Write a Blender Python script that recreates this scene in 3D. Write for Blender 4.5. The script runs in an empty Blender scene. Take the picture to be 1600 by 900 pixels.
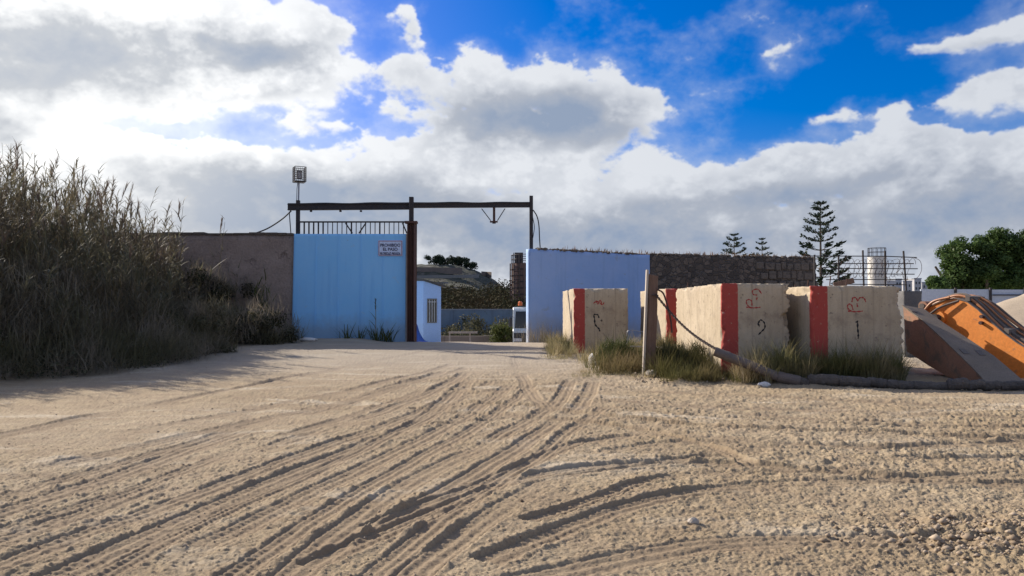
import bpy, bmesh, math, random
import numpy as np
from mathutils import Vector, Matrix, noise as mnoise
R = math.radians
random.seed(7)
S = bpy.context.scene
COL = S.collection

# ------------------------------------------------------------------ camera
F_PX, HOR, CAM_Z = 1186.0, 478.0, 1.6          # focal length and horizon of the 1600 px photograph
PITCH = math.atan((HOR - 450.0) / F_PX)
cd = bpy.data.cameras.new("camera"); cam = bpy.data.objects.new("camera", cd); COL.objects.link(cam)
cd.sensor_width = 36.0; cd.lens = 36.0 * F_PX / 1600.0; cd.clip_start = 0.05; cd.clip_end = 9000
cam.location = (0, 0, CAM_Z); cam.rotation_euler = (R(90) + PITCH, 0, 0)
S.camera = cam

# ------------------------------------------------------------------ exposure, sun
SUN_AZ, SUN_EL = -50.0, 30.0                     # degrees left of straight ahead, degrees up
S.view_settings.view_transform = 'Standard'; S.view_settings.look = 'None'
S.view_settings.gamma = 1.0; S.view_settings.exposure = 0.5
S.view_settings.use_curve_mapping = False
sd = bpy.data.lights.new("sun", 'SUN'); sun = bpy.data.objects.new("sun", sd); COL.objects.link(sun)
sd.energy = 5.0; sd.angle = R(0.55); sd.color = (1.0, 0.90, 0.76)
SUNV = Vector((math.sin(R(SUN_AZ)) * math.cos(R(SUN_EL)), math.cos(R(SUN_AZ)) * math.cos(R(SUN_EL)), math.sin(R(SUN_EL))))
sun.rotation_euler = SUNV.to_track_quat('Z', 'Y').to_euler()
sun.location = SUNV * 200

def sstep(x, a, b):
    t = np.clip((x - a) / (b - a), 0, 1); return t * t * (3 - 2 * t)
# ---- noise fields for numpy
def vnoise(x, y, seed):
    xi = np.floor(x).astype(np.int64); yi = np.floor(y).astype(np.int64); xf = x - xi; yf = y - yi
    def h(a, b):
        n = (a * 374761393 + b * 668265263 + seed * 974711) & 0x7fffffff
        n = ((n ^ (n >> 13)) * 1274126177) & 0x7fffffff
        return ((n ^ (n >> 16)) & 0xffff) / 65535.0
    u = xf*xf*xf*(xf*(xf*6-15)+10); v = yf*yf*yf*(yf*(yf*6-15)+10)
    return (h(xi, yi)*(1-u) + h(xi+1, yi)*u)*(1-v) + (h(xi, yi+1)*(1-u) + h(xi+1, yi+1)*u)*v
def fbm2(x, y, scale, octv, seed, gain=.5):
    s = 0; a = 1; t = 0
    for i in range(octv):
        c, sn = math.cos(i*.9), math.sin(i*.9)
        s = s + a*vnoise((x*c - y*sn)/scale + 31.7*i, (x*sn + y*c)/scale + 17.1*i, seed+i); t += a; a *= gain; scale *= .5
    return s/t - .5

# ------------------------------------------------------------------ world: clear sky plus broken cloud
def cloud_map():
    """cloud colour and cover over the forward part of the sky, on an azimuth-elevation grid"""
    AZ0, AZ1, EL0, EL1, NW, NH = -62.0, 62.0, -3.0, 46.0, 2000, 800
    az = np.linspace(AZ0, AZ1, NW)[None, :]*np.ones((NH, 1)); el = np.linspace(EL0, EL1, NH)[:, None]*np.ones((1, NW))
    dg = 180/math.pi
    def azel(px, py):
        dx, dy = (px-800)/F_PX, (450-py)/F_PX
        y = math.cos(PITCH)-dy*math.sin(PITCH); z = math.sin(PITCH)+dy*math.cos(PITCH)
        return math.atan2(dx, y)*dg, math.atan2(z, math.hypot(dx, y))*dg
    X = az; Y = el*1.55                                   # clouds lie flatter than they are wide
    wx = fbm2(X, Y, 16, 4, 301)*6.5 + fbm2(X, Y, 4.0, 4, 311)*2.6
    wy = fbm2(X, Y, 16, 4, 321)*4.0 + fbm2(X, Y, 4.0, 4, 331)*2.2
    def blobs(lst, k=1.0):
        acc = np.zeros_like(az)
        for px, py, rx, ry, s in lst:
            a, e = azel(px, py); sx = rx/F_PX*dg*math.cos(a/dg)**1.0; sy = ry/F_PX*dg
            acc += s*np.exp(-(((az+wx*k-a)/sx)**2+((el+wy*k*.6-e)/sy)**2))
        return acc
    cover = blobs([
        (90, 60, 250, 90, 1.2), (330, 75, 190, 62, 1.1), (480, 125, 80, 40, 1.0), (-150, 110, 250, 170, 1.1), (-60, 250, 150, 60, 1.0),
        (515, 56, 36, 24, 1.2), (650, 58, 32, 28, 1.25), (610, 30, 24, 16, .6), (720, 75, 40, 14, .45), (20, 215, 110, 36, 1.1), (520, 205, 42, 16, .9), (600, 180, 20, 10, .5),
        (250, 285, 260, 46, 1.3), (120, 265, 160, 40, 1.0), (480, 290, 210, 52, 1.2), (420, 160, 110, 22, .8), (250, 165, 120, 16, .7),
        (640, 120, 55, 26, 1.0), (770, 140, 150, 42, 1.25), (930, 168, 95, 32, 1.1), (760, 215, 190, 42, 1.2), (850, 265, 190, 50, 1.2), (980, 160, 50, 22, .7),
        (1090, 280, 110, 36, 1.1), (1270, 262, 150, 36, 1.2), (1430, 238, 105, 36, 1.15), (1540, 285, 110, 44, 1.1), (1700, 315, 170, 75, 1.2), (1180, 250, 70, 22, .6),
        (1545, 52, 85, 20, .72), (1620, 38, 70, 22, .7), (1490, 68, 50, 16, .45), (1575, 138, 72, 26, .8), (1310, 180, 54, 14, .72), (1420, 178, 64, 12, .62), (1660, 140, 90, 30, 1.0),
        (1085, 212, 30, 14, .38), (1395, 6, 44, 12, .3), (1480, 26, 60, 12, .3), (1300, 42, 60, 10, .2), (1495, 100, 40, 9, .3),
        (800, 390, 900, 66, 1.8), (100, 390, 600, 70, 1.6), (1500, 400, 500, 68, 1.7),
        (300, 205, 90, 12, -.7), (590, 205, 45, 20, -.8), (60, 155, 60, 12, -.5), (1030, 200, 34, 34, -.4), (1530, 206, 90, 16, -.6),
    ])
    big = fbm2(X+wx*.5, Y+wy*.5, 9, 8, 341, .55); det = fbm2(X+wx*.3, Y+wy*.3, 2.4, 7, 351, .60)
    bl = np.abs(fbm2(X+wx*.4, Y+wy*.4, 3.2, 2, 361))*.9 + np.abs(fbm2(X+wx*.2, Y, 1.5, 2, 371))*.5 + np.abs(fbm2(X, Y, .75, 2, 381))*.28
    fine = fbm2(X+wx*.15, Y+wy*.15, .9, 6, 391, .68)
    D = cover + 1.35*big + 1.15*det + .75*(.16-bl) + .42*fine
    def blur(f, n, it=2):
        for _ in range(it):
            for ax in (0, 1):
                c = np.cumsum(np.pad(f, [(n+1, n) if a == ax else (0, 0) for a in (0, 1)], mode='edge'), axis=ax)
                f = (np.take(c, range(2*n+1, c.shape[ax]), ax) - np.take(c, range(0, c.shape[ax]-2*n-1), ax))/(2*n+1)
        return f
    gy = np.gradient(blur(D, 6), axis=0)                 # tops are crisp, undersides dissolve
    top = sstep(-gy, -.012, .012)
    w = .52 - .26*top
    A = sstep(D, .44, .44+w)
    veil = .34*sstep(blur(D, 16)+.5*det+.3*fine, .0, .75)               # thin haze around the heaps
    A = 1-(1-A)*(1-veil*(.55+1.2*np.clip(det+.2, 0, 1)))
    T = np.clip(D-.46, 0, 1.9)
    # light comes from the upper left: how much cloud lies that way
    sh = np.zeros_like(T); n = 0
    for i in range(1, 15):
        dx, dy = int(3.2*i), int(3.4*i)
        sh += np.roll(np.roll(T, dx, 1), -dy, 0)*(1-.045*i); n += 1
    sh /= n
    dark = blobs([
        (115, 92, 150, 40, .75), (390, 88, 100, 24, .75), (30, 200, 60, 22, 1.0), (-60, 60, 160, 60, .5), (260, 150, 150, 22, .25),
        (300, 258, 110, 18, .5), (420, 300, 210, 34, .95), (600, 315, 220, 30, .7), (790, 188, 130, 36, 1.05), (890, 172, 80, 20, .6), (950, 205, 60, 14, .4),
        (1250, 300, 120, 18, .85), (1120, 318, 150, 22, .7), (1380, 280, 60, 14, .3), (1560, 300, 120, 22, .35),
        (280, 350, 400, 30, .6), (800, 362, 500, 32, .6), (1300, 375, 520, 36, .65), (1540, 66, 60, 9, .3), (1600, 330, 200, 22, .4),
    ], .8)
    core = sstep(T, .12, 1.0)
    g = np.clip(dark*(.85+1.5*blur(big, 4)) + .35*blur(big, 3)+.10*det, 0, 1)*sstep(T, .05, .55)*.95
    g = 1-(1-g)*(1-.22*sstep(sh, .25, 1.25)*core)
    g = np.clip(g + (.30*(bl-.15) - .95*det - .34*fine - .25*big)*(.35+.65*core)*sstep(T, .02, .3) + .02*core, 0, 1)
    sunny = np.exp(-(((az+29)/9)**2+((el-10)/6)**2)); g = g*(1-.6*sunny)
    near = np.exp(-(((az+34)/17)**2+((el-12)/13)**2))*.9 + .35*np.exp(-(((az+30)/40)**2+((el-14)/30)**2))
    near = np.clip(near, 0, 1)[..., None]; g = g[..., None]
    white = (1-near)*np.array([4.7, 4.95, 5.4])+near*np.array([9.0, 9.0, 8.9])
    grey = (1-near)*np.array([1.85, 2.4, 3.4])+near*np.array([3.2, 3.6, 4.3])
    mid = (1-near)*np.array([2.8, 3.1, 3.7])+near*np.array([4.4, 4.6, 4.9])
    c = np.where(g < .5, white+(mid-white)*(g*2), mid+(grey-mid)*(g*2-1))
    edge = (1-sstep(T, .0, .30))[..., None]*near; c = c*(1+.15*edge)
    out = np.empty((NH, NW, 4), np.float32); out[..., :3] = c; out[..., 3] = np.clip(A, 0, 1)
    return out, (AZ0, AZ1, EL0, EL1)

W = bpy.data.worlds.new("World"); S.world = W; W.use_nodes = True
def build_world():
    nt = W.node_tree; N = nt.nodes; L = nt.links
    N.clear()
    def mk(t, **k):
        n = N.new(t)
        for a, b in k.items(): setattr(n, a, b)
        return n
    def setin(n, i, v):
        if isinstance(v, bpy.types.NodeSocket): L.new(v, n.inputs[i])
        elif v is not None: n.inputs[i].default_value = v
    def m(op, a, b=None, c=None, clamp=False):
        n = mk('ShaderNodeMath', operation=op, use_clamp=clamp)
        setin(n, 0, a); setin(n, 1, b); setin(n, 2, c)
        return n.outputs[0]
    def vm(op, a, b=None, c=None, out=0):
        n = mk('ShaderNodeVectorMath', operation=op)
        setin(n, 0, a); setin(n, 1, b); setin(n, 2, c)
        return n.outputs[out]
    def smooth(x, lo, hi):
        n = mk('ShaderNodeMapRange', interpolation_type='SMOOTHSTEP')
        setin(n, 0, x); n.inputs[1].default_value = lo; n.inputs[2].default_value = hi
        return n.outputs[0]
    def fbm(v, scale, detail, rough, dist=0.0, col=False):
        n = mk('ShaderNodeTexNoise', noise_dimensions='3D')
        L.new(v, n.inputs['Vector']); n.inputs['Scale'].default_value = scale
        n.inputs['Detail'].default_value = detail; n.inputs['Roughness'].default_value = rough
        n.inputs['Distortion'].default_value = dist
        return n.outputs['Color' if col else 'Fac']
    def mixc(f, a, b):
        n = mk('ShaderNodeMix', data_type='RGBA')
        setin(n, 0, f); setin(n, 6, a); setin(n, 7, b)
        return n.outputs[2]
    tc = mk('ShaderNodeTexCoord').outputs['Generated']
    d0 = vm('NORMALIZE', tc)
    # squash vertically so that cloud texture flattens towards the horizon
    sep0 = mk('ShaderNodeSeparateXYZ'); L.new(d0, sep0.inputs[0])
    cmb = mk('ShaderNodeCombineXYZ'); L.new(sep0.outputs[0], cmb.inputs[0]); L.new(sep0.outputs[1], cmb.inputs[1])
    L.new(m('MULTIPLY', sep0.outputs[2], 1.7), cmb.inputs[2])
    dn = cmb.outputs[0]
    az = m('ARCTAN2', sep0.outputs[0], sep0.outputs[1]); el = m('ARCSINE', sep0.outputs[2])
    ae0 = mk('ShaderNodeCombineXYZ'); L.new(az, ae0.inputs[0]); L.new(el, ae0.inputs[1])
    arr, (A0, A1, E0, E1) = cloud_map()
    img = bpy.data.images.new('cloud_field', arr.shape[1], arr.shape[0], alpha=True, float_buffer=True)
    img.colorspace_settings.name = 'Non-Color'; img.alpha_mode = 'CHANNEL_PACKED'
    img.pixels.foreach_set(arr.ravel()); img.update(); img.pack()
    uvw = vm('MULTIPLY_ADD', ae0.outputs[0], (1/R(A1-A0), 1/R(E1-E0), 0), (-A0/(A1-A0), -E0/(E1-E0), 0))
    it = mk('ShaderNodeTexImage', image=img, interpolation='Cubic', extension='EXTEND'); L.new(uvw, it.inputs['Vector'])
    aa = m('ABSOLUTE', az)
    front = m('MULTIPLY', m('SUBTRACT', 1.0, smooth(aa, R(48), R(61))), m('SUBTRACT', 1.0, smooth(el, R(38), R(46))))
    rest = smooth(m('MULTIPLY_ADD', fbm(dn, 13.0, 5, .6), .35, fbm(dn, 2.2, 4, .5)), .60, .82)   # loose cloud on the unseen rest of the dome, thickened to brighten shaded fronts
    mask = m('MULTIPLY_ADD', front, m('SUBTRACT', it.outputs['Alpha'], rest), rest)
    lit = mixc(front, (4.6, 4.9, 5.4, 1), it.outputs['Color'])
    sky = mk('ShaderNodeTexSky', sky_type='NISHITA')
    sky.sun_disc = False; sky.sun_elevation = R(SUN_EL); sky.sun_rotation = R(SUN_AZ)
    sky.altitude = 0; sky.air_density = 1.0; sky.dust_density = 1.4; sky.ozone_density = 3.0
    hs = mk('ShaderNodeHueSaturation'); hs.inputs['Saturation'].default_value = 1.75; hs.inputs['Value'].default_value = .82
    L.new(sky.outputs[0], hs.inputs['Color'])
    tint = vm('MULTIPLY', hs.outputs[0], (.9, .80, 1.16))
    out = mixc(mask, tint, lit)
    bg = mk('ShaderNodeBackground'); bg.inputs['Strength'].default_value = 0.1
    L.new(out, bg.inputs['Color'])
    o = mk('ShaderNodeOutputWorld'); L.new(bg.outputs[0], o.inputs['Surface'])
build_world()
W.cycles.sampling_method = 'MANUAL'; W.cycles.sample_map_resolution = 512

# ------------------------------------------------------------------ helpers
def at(px, py, Y):
    """world point seen at photo pixel (px, py) at depth Y"""
    dx, dy = (px - 800) / F_PX, (450 - py) / F_PX
    y = math.cos(PITCH) - dy * math.sin(PITCH); z = math.sin(PITCH) + dy * math.cos(PITCH)
    t = Y / y
    return Vector((dx * t, Y, CAM_Z + z * t))
def on_ground(px, py, zg=0.0):
    dx, dy = (px - 800) / F_PX, (450 - py) / F_PX
    y = math.cos(PITCH) - dy * math.sin(PITCH); z = math.sin(PITCH) + dy * math.cos(PITCH)
    t = (zg - CAM_Z) / z
    return Vector((dx * t, y * t, zg))

def base_z(x, y):
    x = np.asarray(x, float); y = np.asarray(y, float)
    z = 0.2 * sstep(y, 19, 28.5) - 1.55 * sstep(y, 28.5, 44)
    z = z + 0.25 * sstep(-x, 9.5, 13) * sstep(y, 10, 14) * (1 - sstep(y, 30, 33))
    return z
def gz(x, y): return float(base_z(x, y))

def tag(o, label=None, cat=None, group=None, kind=None):
    if label: o['label'] = label
    if cat: o['category'] = cat
    if group: o['group'] = group
    if kind: o['kind'] = kind
    return o
def wloc(o):
    v = Vector((0, 0, 0))
    while o is not None: v += o.location; o = o.parent
    return v
def empty(name, loc, label, cat, group=None):
    o = bpy.data.objects.new(name, None); COL.objects.link(o); o.location = loc
    o.empty_display_size = 0.2
    return tag(o, label, cat, group)
def link_mesh(name, me, mat, parent=None, loc=None, smooth=False):
    if mat is not None:
        for mm in (mat if isinstance(mat, (list, tuple)) else [mat]): me.materials.append(mm)
    o = bpy.data.objects.new(name, me); COL.objects.link(o)
    if parent is not None: o.parent = parent; off = wloc(parent)
    else: off = Vector(loc) if loc is not None else Vector((0, 0, 0)); o.location = off
    if off.length > 0: me.transform(Matrix.Translation(-off))
    if smooth: me.polygons.foreach_set('use_smooth', [True] * len(me.polygons))
    me.update()
    return o

class MB:
    def __init__(s): s.v = []; s.f = []; s.mi = []; s.cur = 0
    def add(s, vs, fs):
        b = len(s.v); s.v += [tuple(p) for p in vs]; s.f += [tuple(b + i for i in f) for f in fs]; s.mi += [s.cur] * len(fs)
        return s
    def box(s, x0, x1, y0, y1, z0, z1):
        return s.add([(x0,y0,z0),(x1,y0,z0),(x1,y1,z0),(x0,y1,z0),(x0,y0,z1),(x1,y0,z1),(x1,y1,z1),(x0,y1,z1)],
                     [(0,3,2,1),(4,5,6,7),(0,1,5,4),(1,2,6,5),(2,3,7,6),(3,0,4,7)])
    def hexa(s, p): # eight points: bottom ring then top ring
        return s.add(p, [(0,3,2,1),(4,5,6,7),(0,1,5,4),(1,2,6,5),(2,3,7,6),(3,0,4,7)])
    def bar(s, p0, p1, w, h, up=(0,0,1)):
        p0, p1 = Vector(p0), Vector(p1); d = (p1 - p0).normalized()
        u = Vector(up)
        if abs(d.dot(u)) > .98: u = Vector((0, 1, 0))
        a = d.cross(u).normalized() * w / 2; b = a.cross(d).normalized() * h / 2
        return s.hexa([p0-a-b, p0+a-b, p1+a-b, p1-a-b, p0-a+b, p0+a+b, p1+a+b, p1-a+b])
    def tube(s, pts, r, n=8, caps=True, jitter=0):
        pts = [Vector(p) for p in pts]; rr = r if isinstance(r, (list, tuple)) else [r] * len(pts)
        b = len(s.v); prev = None
        for i, p in enumerate(pts):
            d = (pts[min(i+1, len(pts)-1)] - pts[max(i-1, 0)]).normalized()
            if prev is None:
                u = Vector((0,0,1)) if abs(d.z) < .9 else Vector((1,0,0))
                a = d.cross(u).normalized()
            else: a = (prev - d * prev.dot(d)).normalized()
            prev = a; c = d.cross(a)
            for k in range(n):
                t = 2*math.pi*k/n; q = rr[i] * (1 + (random.uniform(-jitter, jitter) if jitter else 0))
                s.v.append(tuple(p + (a*math.cos(t) + c*math.sin(t)) * q))
        for i in range(len(pts)-1):
            for k in range(n):
                k2 = (k+1) % n
                s.f.append((b+i*n+k, b+i*n+k2, b+(i+1)*n+k2, b+(i+1)*n+k)); s.mi.append(s.cur)
        if caps:
            s.f.append(tuple(b+k for k in reversed(range(n)))); s.mi.append(s.cur)
            s.f.append(tuple(b+(len(pts)-1)*n+k for k in range(n))); s.mi.append(s.cur)
        return s
    def prism(s, poly, ext):
        n = len(poly); e = Vector(ext); A = [Vector(p) for p in poly]
        return s.add(A + [p + e for p in A], [tuple(reversed(range(n))), tuple(range(n, 2*n))] + [(i, (i+1) % n, n+(i+1) % n, n+i) for i in range(n)])
    def build(s, name, mat, parent=None, loc=None, smooth=False, bevel=0, recalc=True):
        me = bpy.data.meshes.new(name); me.from_pydata(s.v, [], s.f)
        if recalc or bevel:
            bm = bmesh.new(); bm.from_mesh(me)
            bmesh.ops.recalc_face_normals(bm, faces=bm.faces)
            if bevel: bmesh.ops.bevel(bm, geom=list(bm.edges), offset=bevel, segments=1, affect='EDGES')
            bm.to_mesh(me); bm.free()
        if any(s.mi) and not bevel: me.polygons.foreach_set('material_index', s.mi)
        return link_mesh(name, me, mat, parent, loc, smooth)

def np_mesh(name, V, Q, mat, parent=None, loc=None, smooth=False, attr=None, mi=None):
    V = np.asarray(V, np.float32); Q = np.asarray(Q, np.int32)
    me = bpy.data.meshes.new(name); k = Q.shape[1]
    me.vertices.add(len(V)); me.vertices.foreach_set('co', V.ravel())
    me.loops.add(Q.size); me.loops.foreach_set('vertex_index', Q.ravel())
    me.polygons.add(len(Q)); me.polygons.foreach_set('loop_start', np.arange(0, Q.size, k, dtype=np.int32))
    me.polygons.foreach_set('loop_total', np.full(len(Q), k, np.int32))
    if mi is not None: me.polygons.foreach_set('material_index', np.asarray(mi, np.int32))
    me.update(calc_edges=True)
    if attr:
        for an, av in attr.items():
            a = me.attributes.new(an, 'FLOAT', 'POINT'); a.data.foreach_set('value', np.asarray(av, np.float32))
    return link_mesh(name, me, mat, parent, loc, smooth)

# ---- materials
def new_mat(name):
    m = bpy.data.materials.new(name); m.use_nodes = True
    return m, m.node_tree, m.node_tree.nodes['Principled BSDF']
def tex_noise(nt, scale, detail=6, rough=.6, vec=None, dist=0):
    n = nt.nodes.new('ShaderNodeTexNoise'); n.inputs['Scale'].default_value = scale
    n.inputs['Detail'].default_value = detail; n.inputs['Roughness'].default_value = rough; n.inputs['Distortion'].default_value = dist
    if vec is not None: nt.links.new(vec, n.inputs['Vector'])
    return n.outputs['Fac']
def ramp(nt, fac, stops):
    n = nt.nodes.new('ShaderNodeValToRGB'); cr = n.color_ramp
    while len(cr.elements) < len(stops): cr.elements.new(.5)
    for e, (p, c) in zip(cr.elements, stops):
        e.position = p; e.color = (c, c, c, 1) if isinstance(c, (int, float)) else (*c, 1)
    nt.links.new(fac, n.inputs[0]); return n.outputs[0]
def mixrgb(nt, f, a, b, mode='MIX'):
    n = nt.nodes.new('ShaderNodeMix'); n.data_type = 'RGBA'; n.blend_type = mode
    for i, v in ((0, f), (6, a), (7, b)):
        if isinstance(v, bpy.types.NodeSocket): nt.links.new(v, n.inputs[i])
        elif i == 0: n.inputs[0].default_value = v
        else: n.inputs[i].default_value = (*v, 1)
    return n.outputs[2]
def bump(nt, bsdf, h, strength=.3, dist=.02, chain=None):
    n = nt.nodes.new('ShaderNodeBump'); n.inputs['Strength'].default_value = strength; n.inputs['Distance'].default_value = dist
    nt.links.new(h, n.inputs['Height'])
    if chain is not None: nt.links.new(chain, n.inputs['Normal'])
    nt.links.new(n.outputs[0], bsdf.inputs['Normal']); return n.outputs[0]
def coords(nt, kind='Object', scale=(1,1,1)):
    tc = nt.nodes.new('ShaderNodeTexCoord'); mp = nt.nodes.new('ShaderNodeMapping'); mp.inputs['Scale'].default_value = scale
    nt.links.new(tc.outputs[kind], mp.inputs['Vector']); return mp.outputs[0]
def mottled(name, c1, c2, scale=3, rough=.85, fine=40, bstr=.25, bdist=.01, c3=None, c3lo=.62, stretch=(1,1,1), metal=0):
    m, nt, b = new_mat(name); v = coords(nt, 'Object', stretch)
    n1 = tex_noise(nt, scale, 8, .65, v, .3)
    c = mixrgb(nt, ramp(nt, n1, [(.35, 0), (.65, 1)]), c1, c2)
    n2 = tex_noise(nt, fine, 4, .6, v)
    c = mixrgb(nt, .35, c, mixrgb(nt, ramp(nt, n2, [(.3, 0), (.7, 1)]), tuple(x*.6 for x in c1), tuple(min(1, x*1.25) for x in c2)))
    if c3 is not None:
        n3 = tex_noise(nt, scale * 1.7, 9, .7, coords(nt, 'Object', tuple(s_ * 1.13 for s_ in stretch)), .5)
        c = mixrgb(nt, ramp(nt, n3, [(c3lo, 0), (c3lo + .1, 1)]), c, c3)
    nt.links.new(c, b.inputs['Base Color']); b.inputs['Roughness'].default_value = rough; b.inputs['Metallic'].default_value = metal
    if bstr: bump(nt, b, n2, bstr, bdist)
    return m
def weathered(name, c1, c2, streak, foot, foot_h, z_foot, patch, bstr=.3):
    m, nt, b = new_mat(name); v = coords(nt, 'Object')
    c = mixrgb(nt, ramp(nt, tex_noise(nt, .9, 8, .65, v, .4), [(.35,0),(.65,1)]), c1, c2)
    c = mixrgb(nt, ramp(nt, tex_noise(nt, 1.6, 7, .65, coords(nt, 'Object', (2.2, 2.2, .16)), .2), [(.52,0),(.72,.6)]), c, streak)
    c = mixrgb(nt, ramp(nt, tex_noise(nt, 2.3, 9, .72, v, .6), [(.61,0),(.66,.75)]), c, patch)
    c = mixrgb(nt, ramp(nt, tex_noise(nt, 9, 6, .7, v, .3), [(.66,0),(.70,.6)]), c, foot)
    s = nt.nodes.new('ShaderNodeSeparateXYZ'); nt.links.new(v, s.inputs[0])
    a = nt.nodes.new('ShaderNodeMath'); a.operation = 'MULTIPLY_ADD'; nt.links.new(tex_noise(nt, 2.2, 8, .7, v), a.inputs[0]); a.inputs[1].default_value = -foot_h*1.6; nt.links.new(s.outputs[2], a.inputs[2])
    r = nt.nodes.new('ShaderNodeMapRange'); nt.links.new(a.outputs[0], r.inputs[0]); r.inputs[1].default_value = z_foot-foot_h*.8; r.inputs[2].default_value = z_foot+foot_h*.35; r.inputs[3].default_value = .75; r.inputs[4].default_value = 0
    c = mixrgb(nt, r.outputs[0], c, foot)
    nt.links.new(c, b.inputs['Base Color']); b.inputs['Roughness'].default_value = .85
    ch = bump(nt, b, tex_noise(nt, 1.3, 7, .6, v), bstr, .06); bump(nt, b, tex_noise(nt, 22, 5, .65, v), bstr, .008, ch)
    return m
def leaf_mat(name, c1, c2, rough=.6, trans=.25, scale=1.5, c3=None, spec=.12):
    m, nt, b = new_mat(name); v = coords(nt, 'Object'); b.inputs['Specular IOR Level'].default_value = spec
    n = tex_noise(nt, scale, 3, .6, v)
    g = nt.nodes.new('ShaderNodeNewGeometry')
    c = mixrgb(nt, g.outputs['Random Per Island'], c1, c2)
    if c3 is not None: c = mixrgb(nt, ramp(nt, n, [(.4, 0), (.62, 1)]), c, c3)
    nt.links.new(c, b.inputs['Base Color']); b.inputs['Roughness'].default_value = rough
    t = nt.nodes.new('ShaderNodeBsdfTranslucent'); nt.links.new(c, t.inputs['Color'])
    mx = nt.nodes.new('ShaderNodeMixShader'); mx.inputs[0].default_value = trans
    nt.links.new(b.outputs[0], mx.inputs[1]); nt.links.new(t.outputs[0], mx.inputs[2])
    nt.links.new(mx.outputs[0], nt.nodes['Material Output'].inputs['Surface'])
    return m
def flat(name, c, rough=.6, metal=0, spec=.5):
    m, nt, b = new_mat(name)
    n = tex_noise(nt, 9, 5, .6, coords(nt))
    nt.links.new(mixrgb(nt, ramp(nt, n, [(.35, 0), (.7, 1)]), tuple(x*.85 for x in c), tuple(min(1, x*1.1) for x in c)), b.inputs['Base Color'])
    b.inputs['Roughness'].default_value = rough; b.inputs['Metallic'].default_value = metal; b.inputs['Specular IOR Level'].default_value = spec
    return m

M = {}
M['rust'] = mottled('rusty_steel', (.055,.028,.022), (.11,.05,.035), 5, .8, 60, .3, .004, (.17,.075,.04), .64)
M['dark_steel'] = mottled('dark_steel', (.022,.02,.022), (.05,.04,.038), 6, .7, 60, .25, .003, (.09,.045,.03), .66)
M['black'] = flat('black_rubber', (.02,.02,.022), .6)
M['galv'] = flat('galvanised_steel', (.33,.34,.36), .5, .6)
M['blue_wall'] = weathered('blue_painted_sheet', (.25,.60,.95), (.29,.62,.95), (.20,.50,.86), (.26,.35,.44), .6, .45, (.34,.58,.84), .25)
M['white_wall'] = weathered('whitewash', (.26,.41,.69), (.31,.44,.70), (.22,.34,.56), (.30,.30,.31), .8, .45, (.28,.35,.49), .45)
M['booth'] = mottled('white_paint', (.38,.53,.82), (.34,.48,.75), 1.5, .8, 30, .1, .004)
M['tan_wall'] = mottled('brown_render', (.25,.19,.15), (.37,.285,.23), 1.1, .95, 12, .8, .03, (.16,.115,.09), .57)
M['stonecap'] = mottled('rubble_cap', (.085,.068,.052), (.165,.13,.10), 4, .95, 30, .6, .03)
M['far_wall'] = weathered('grey_block_wall', (.17,.24,.30), (.13,.18,.24), (.08,.11,.13), (.09,.10,.09), 1.2, -1.2, (.10,.13,.14), .3)
M['low_wall'] = mottled('tan_low_wall', (.26,.215,.18), (.20,.165,.14), 1.5, .9, 20, .3, .01)
M['wood'] = mottled('weathered_wood', (.12,.07,.048), (.21,.135,.095), 4, .85, 50, .5, .006, (.08,.05,.035), .6, (5,5,.35))
M['wood_pale'] = mottled('pale_and_lit_wood', (.42,.36,.29), (.52,.46,.38), 4, .85, 50, .4, .005, None, .6, (5,5,.35))  # pale slat wood, also the painted sunlit edge of the post
M['pipe'] = mottled('dusty_brown_pipe', (.10,.08,.07), (.15,.122,.105), 4, .7, 40, .2, .004, (.065,.052,.047), .62)
M['wrap'] = mottled('dusty_wrap', (.05,.044,.04), (.13,.11,.092), 3, .95, 30, .8, .02, (.20,.16,.12), .6)
M['chain'] = mottled('rusty_chain', (.05,.035,.03), (.09,.06,.05), 20, .7, 80, .2, .002)
M['bark'] = mottled('bark', (.07,.055,.042), (.12,.10,.08), 5, .95, 30, .6, .02)
M['rock'] = mottled('pale_rock', (.36,.31,.25), (.47,.42,.35), 6, .95, 40, .6, .01)
M['white_rock'] = mottled('white_rubble', (.62,.60,.56), (.72,.70,.66), 6, .9, 40, .5, .01)
M['silo'] = mottled('silo_white', (.62,.60,.55), (.70,.68,.62), 1.5, .6, 20, .1, .004, (.42,.36,.30), .66, (1,1,.3))
M['tank'] = mottled('rusty_tank', (.13,.085,.07), (.20,.13,.10), 1.2, .8, 20, .3, .01, (.08,.055,.05), .6)
M['orange'] = mottled('orange_machine_paint', (.66,.21,.03), (.74,.26,.045), 1.6, .55, 18, .15, .004, (.30,.15,.08), .58)
M['orange_old'] = mottled('faded_orange_paint', (.30,.15,.09), (.37,.20,.13), 1.6, .85, 30, .3, .006, (.20,.14,.10), .52)
M['dust_top'] = mottled('dusty_plate', (.15,.12,.092), (.225,.18,.135), 2, .95, 40, .4, .006, (.12,.09,.07), .60)
M['dust_dark'] = mottled('dusty_dark_plate', (.10,.085,.075), (.16,.135,.115), 3, .9, 50, .25, .004)
M['tarp'] = mottled('blue_tarpaulin', (.012,.05,.26), (.02,.08,.36), 3, .45, 20, .5, .02)
M['truck_white'] = flat('truck_white_paint', (.50,.56,.58), .35)
M['truck_glass'] = flat('truck_glass', (.02,.025,.03), .08)
M['truck_dark'] = flat('truck_dark_plastic', (.03,.032,.036), .5)
M['beacon'] = flat('orange_lens', (.7,.16,.03), .3)
M['lamp_glass'] = flat('lamp_glass', (.5,.52,.55), .15)
M['roof'] = mottled('booth_roof', (.05,.045,.045), (.09,.08,.075), 4, .85, 30, .3, .01)
M['sign_white'] = flat('sign_white', (.62,.72,.90), .5)
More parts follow.
